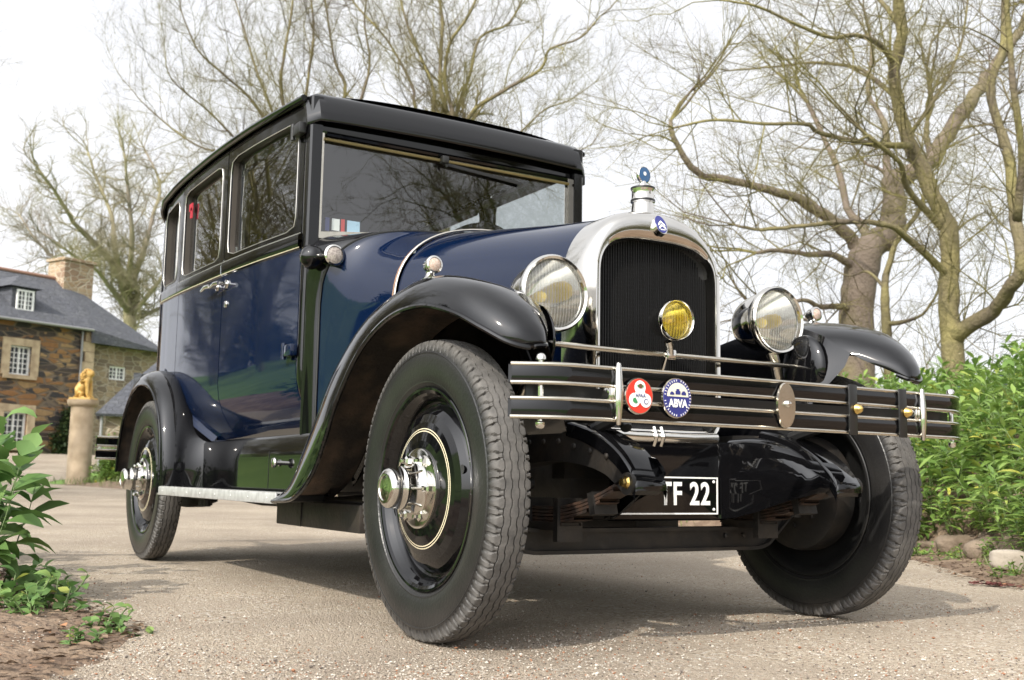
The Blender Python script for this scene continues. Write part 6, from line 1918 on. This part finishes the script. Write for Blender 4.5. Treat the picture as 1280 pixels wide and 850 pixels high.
# red badge: white trefoil with small figures
BX = bx(-.45) + .013
c = (BX, -.452, .588)
disc_at(mb, c, .039, .0415, .004, 0, 0); disc_at(mb, (BX + .002, -.452, .588), .0365, .039, .0035, 1, 1)
def flat_disc(mb, x, y, z, r_, mi, seg=24, sy=1.0):
    mb.add([(x, y + r_ * sy * math.cos(t * 2 * math.pi / seg), z + r_ * math.sin(t * 2 * math.pi / seg)) for t in range(seg)], [tuple(range(seg))], mi)
xx = BX + .0062
for k, (dy, dz) in enumerate(((0, .019), (-.0155, -.0095), (.0155, -.0095), (0, 0))): flat_disc(mb, xx + k * .0003, -.452 + dy, .588 + dz, .0155, 2)
for dy, dz, r_, mi in ((0, .022, .0055, 4), (0, .022, .0025, 1), (-.006, .022, .003, 3), (.006, .022, .003, 3), (-.016, -.010, .0055, 3), (-.012, -.013, .004, 3), (.016, -.012, .0062, 5), ): flat_disc(mb, xx + .0016 + r_ * .05, -.452 + dy, .588 + dz, r_, mi)
flat_disc(mb, xx + .0025, -.452 + .016, .588 - .012, .0042, 2)
part(mb, 'red_badge', [CHROME, RED_P, WHITE_P, GREEN_P, mat('brown_enamel', (.12, .06, .03), .4), NAVY_P], bumper, smooth=20)
text_mesh('APAA', .0125, .0002, NAVY_P, bumper, (xx + .0022, -.452, .5885), FACE_X, .9)
mb = MB()
BX = bx(-.345) + .013
disc_at(mb, (BX, -.346, .589), .0425, .046, .004, 0, 0); disc_at(mb, (BX + .002, -.346, .589), .0405, .044, .0035, 1, 1)
for k in range(34):
    t = k / 34 * 2 * math.pi
    if k % 9 == 8: continue
    mb.box((BX + .0056, -.346 + .0365 * math.cos(t), .589 + .0398 * math.sin(t)), (.0006, .0018, .0042), mi=2, rot=(t - math.pi / 2, 0, 0))
ov = [(BX + .0060, -.346 + .031 * math.cos(t * math.pi / 20), .592 + .0315 * math.sin(t * math.pi / 20)) for t in range(21)]
mb.add(ov, [tuple(range(21))], 3)
for dy, w_, h_ in ((-.017, .012, .008), (0, .014, .014), (.017, .013, .010)):
    mb.box((BX + .0066, -.346 + dy, .594 + h_ / 2), (.0006, w_, h_ * .6), mi=1); mb.box((BX + .0064, -.346 + dy, .594 + h_ * .85), (.0006, w_ * .6, h_ * .5), mi=1)
part(mb, 'blue_badge', [CHROME, NAVY_P, WHITE_P, CREAM_P], bumper, smooth=20)
o = text_mesh('ABVA', .025, .0003, WHITE_P, bumper, (BX + .0068, -.346, .576), FACE_X, .85, .0008)

# ---- rear bumper
mb = MB()
for zc in (.575, .505):
    mb.grid([[(-3.98 + .10 * max(0, (abs(y) - .55) / .25) ** 2, y, zc + dz) for dz in (-.026, .026)] + [(-3.99 + .10 * max(0, (abs(y) - .55) / .25) ** 2, y, zc + dz) for dz in (.026, -.026)] for y in np.linspace(-.78, .78, 33)], cv=True)
for s in (-1, 1): mb.tube([(-3.6, s * .34, .50), (-3.96, s * .4, .54)], .016, 8)
rbm = part(mb, 'rear_bumper', BLACK, smooth=50)
mb = MB()
for zc in (.575, .505):
    for e in (-1, 1): mb.tube([(-3.985 + .10 * max(0, (abs(y) - .55) / .25) ** 2, y, zc + e * .023) for y in np.linspace(-.78, .78, 33)], .007, 6)
part(mb, 'blade_edging', NICKEL, rbm, smooth=80)

# ---- cabin: floor, bulkhead, seats, headlining, steering wheel
mb = MB()
mb.box((-2.3, 0, .56), (2.1, 1.1, .03)); mb.box((-1.30, 0, .90), (.02, 1.08, .68)); mb.box((-1.36, 0, 1.21), (.12, 1.08, .09), bev=.01)
part(mb, 'cabin_lining', INTERIOR, smooth=0)
mb = MB(); mb.grid([[(x, u * .60, zroof(x) - .035 + .03 * (1 - abs(u) ** 3)) for u in np.linspace(-1, 1, 13)] for x in np.linspace(-1.30, -3.34, 10)]); part(mb, 'headlining', INTERIOR)
for (x, nm) in ((-2.0, 'front_seat'), (-2.95, 'rear_seat')):
    mb = MB(); mb.box((x + .12, 0, .80), (.5, 1.06, .18), bev=.05); mb.box((x - .16, 0, 1.08), (.16, 1.06, .52), bev=.06, rot=(0, R(-10), 0)); part(mb, nm, SEATM)
mb = MB()
c = Vector((-1.70, .33, 1.315)); ax = Vector((-.80, 0, .6)).normalized(); u = Vector((0, 1, 0)); v = ax.cross(u)
mb.tube([c + (u * math.cos(t) + v * math.sin(t)) * .205 for t in np.linspace(0, 2 * math.pi, 48, endpoint=False)], .0135, 10, closed=True)
for t in (.5, 2.6, 3.7, 5.8): mb.tube([c - ax * .03, c + (u * math.cos(t) + v * math.sin(t)) * .20], .007, 6)
mb.tube([c, c - ax * .75], .018, 8)
part(mb, 'steering_wheel', RUBBER_BLACK)
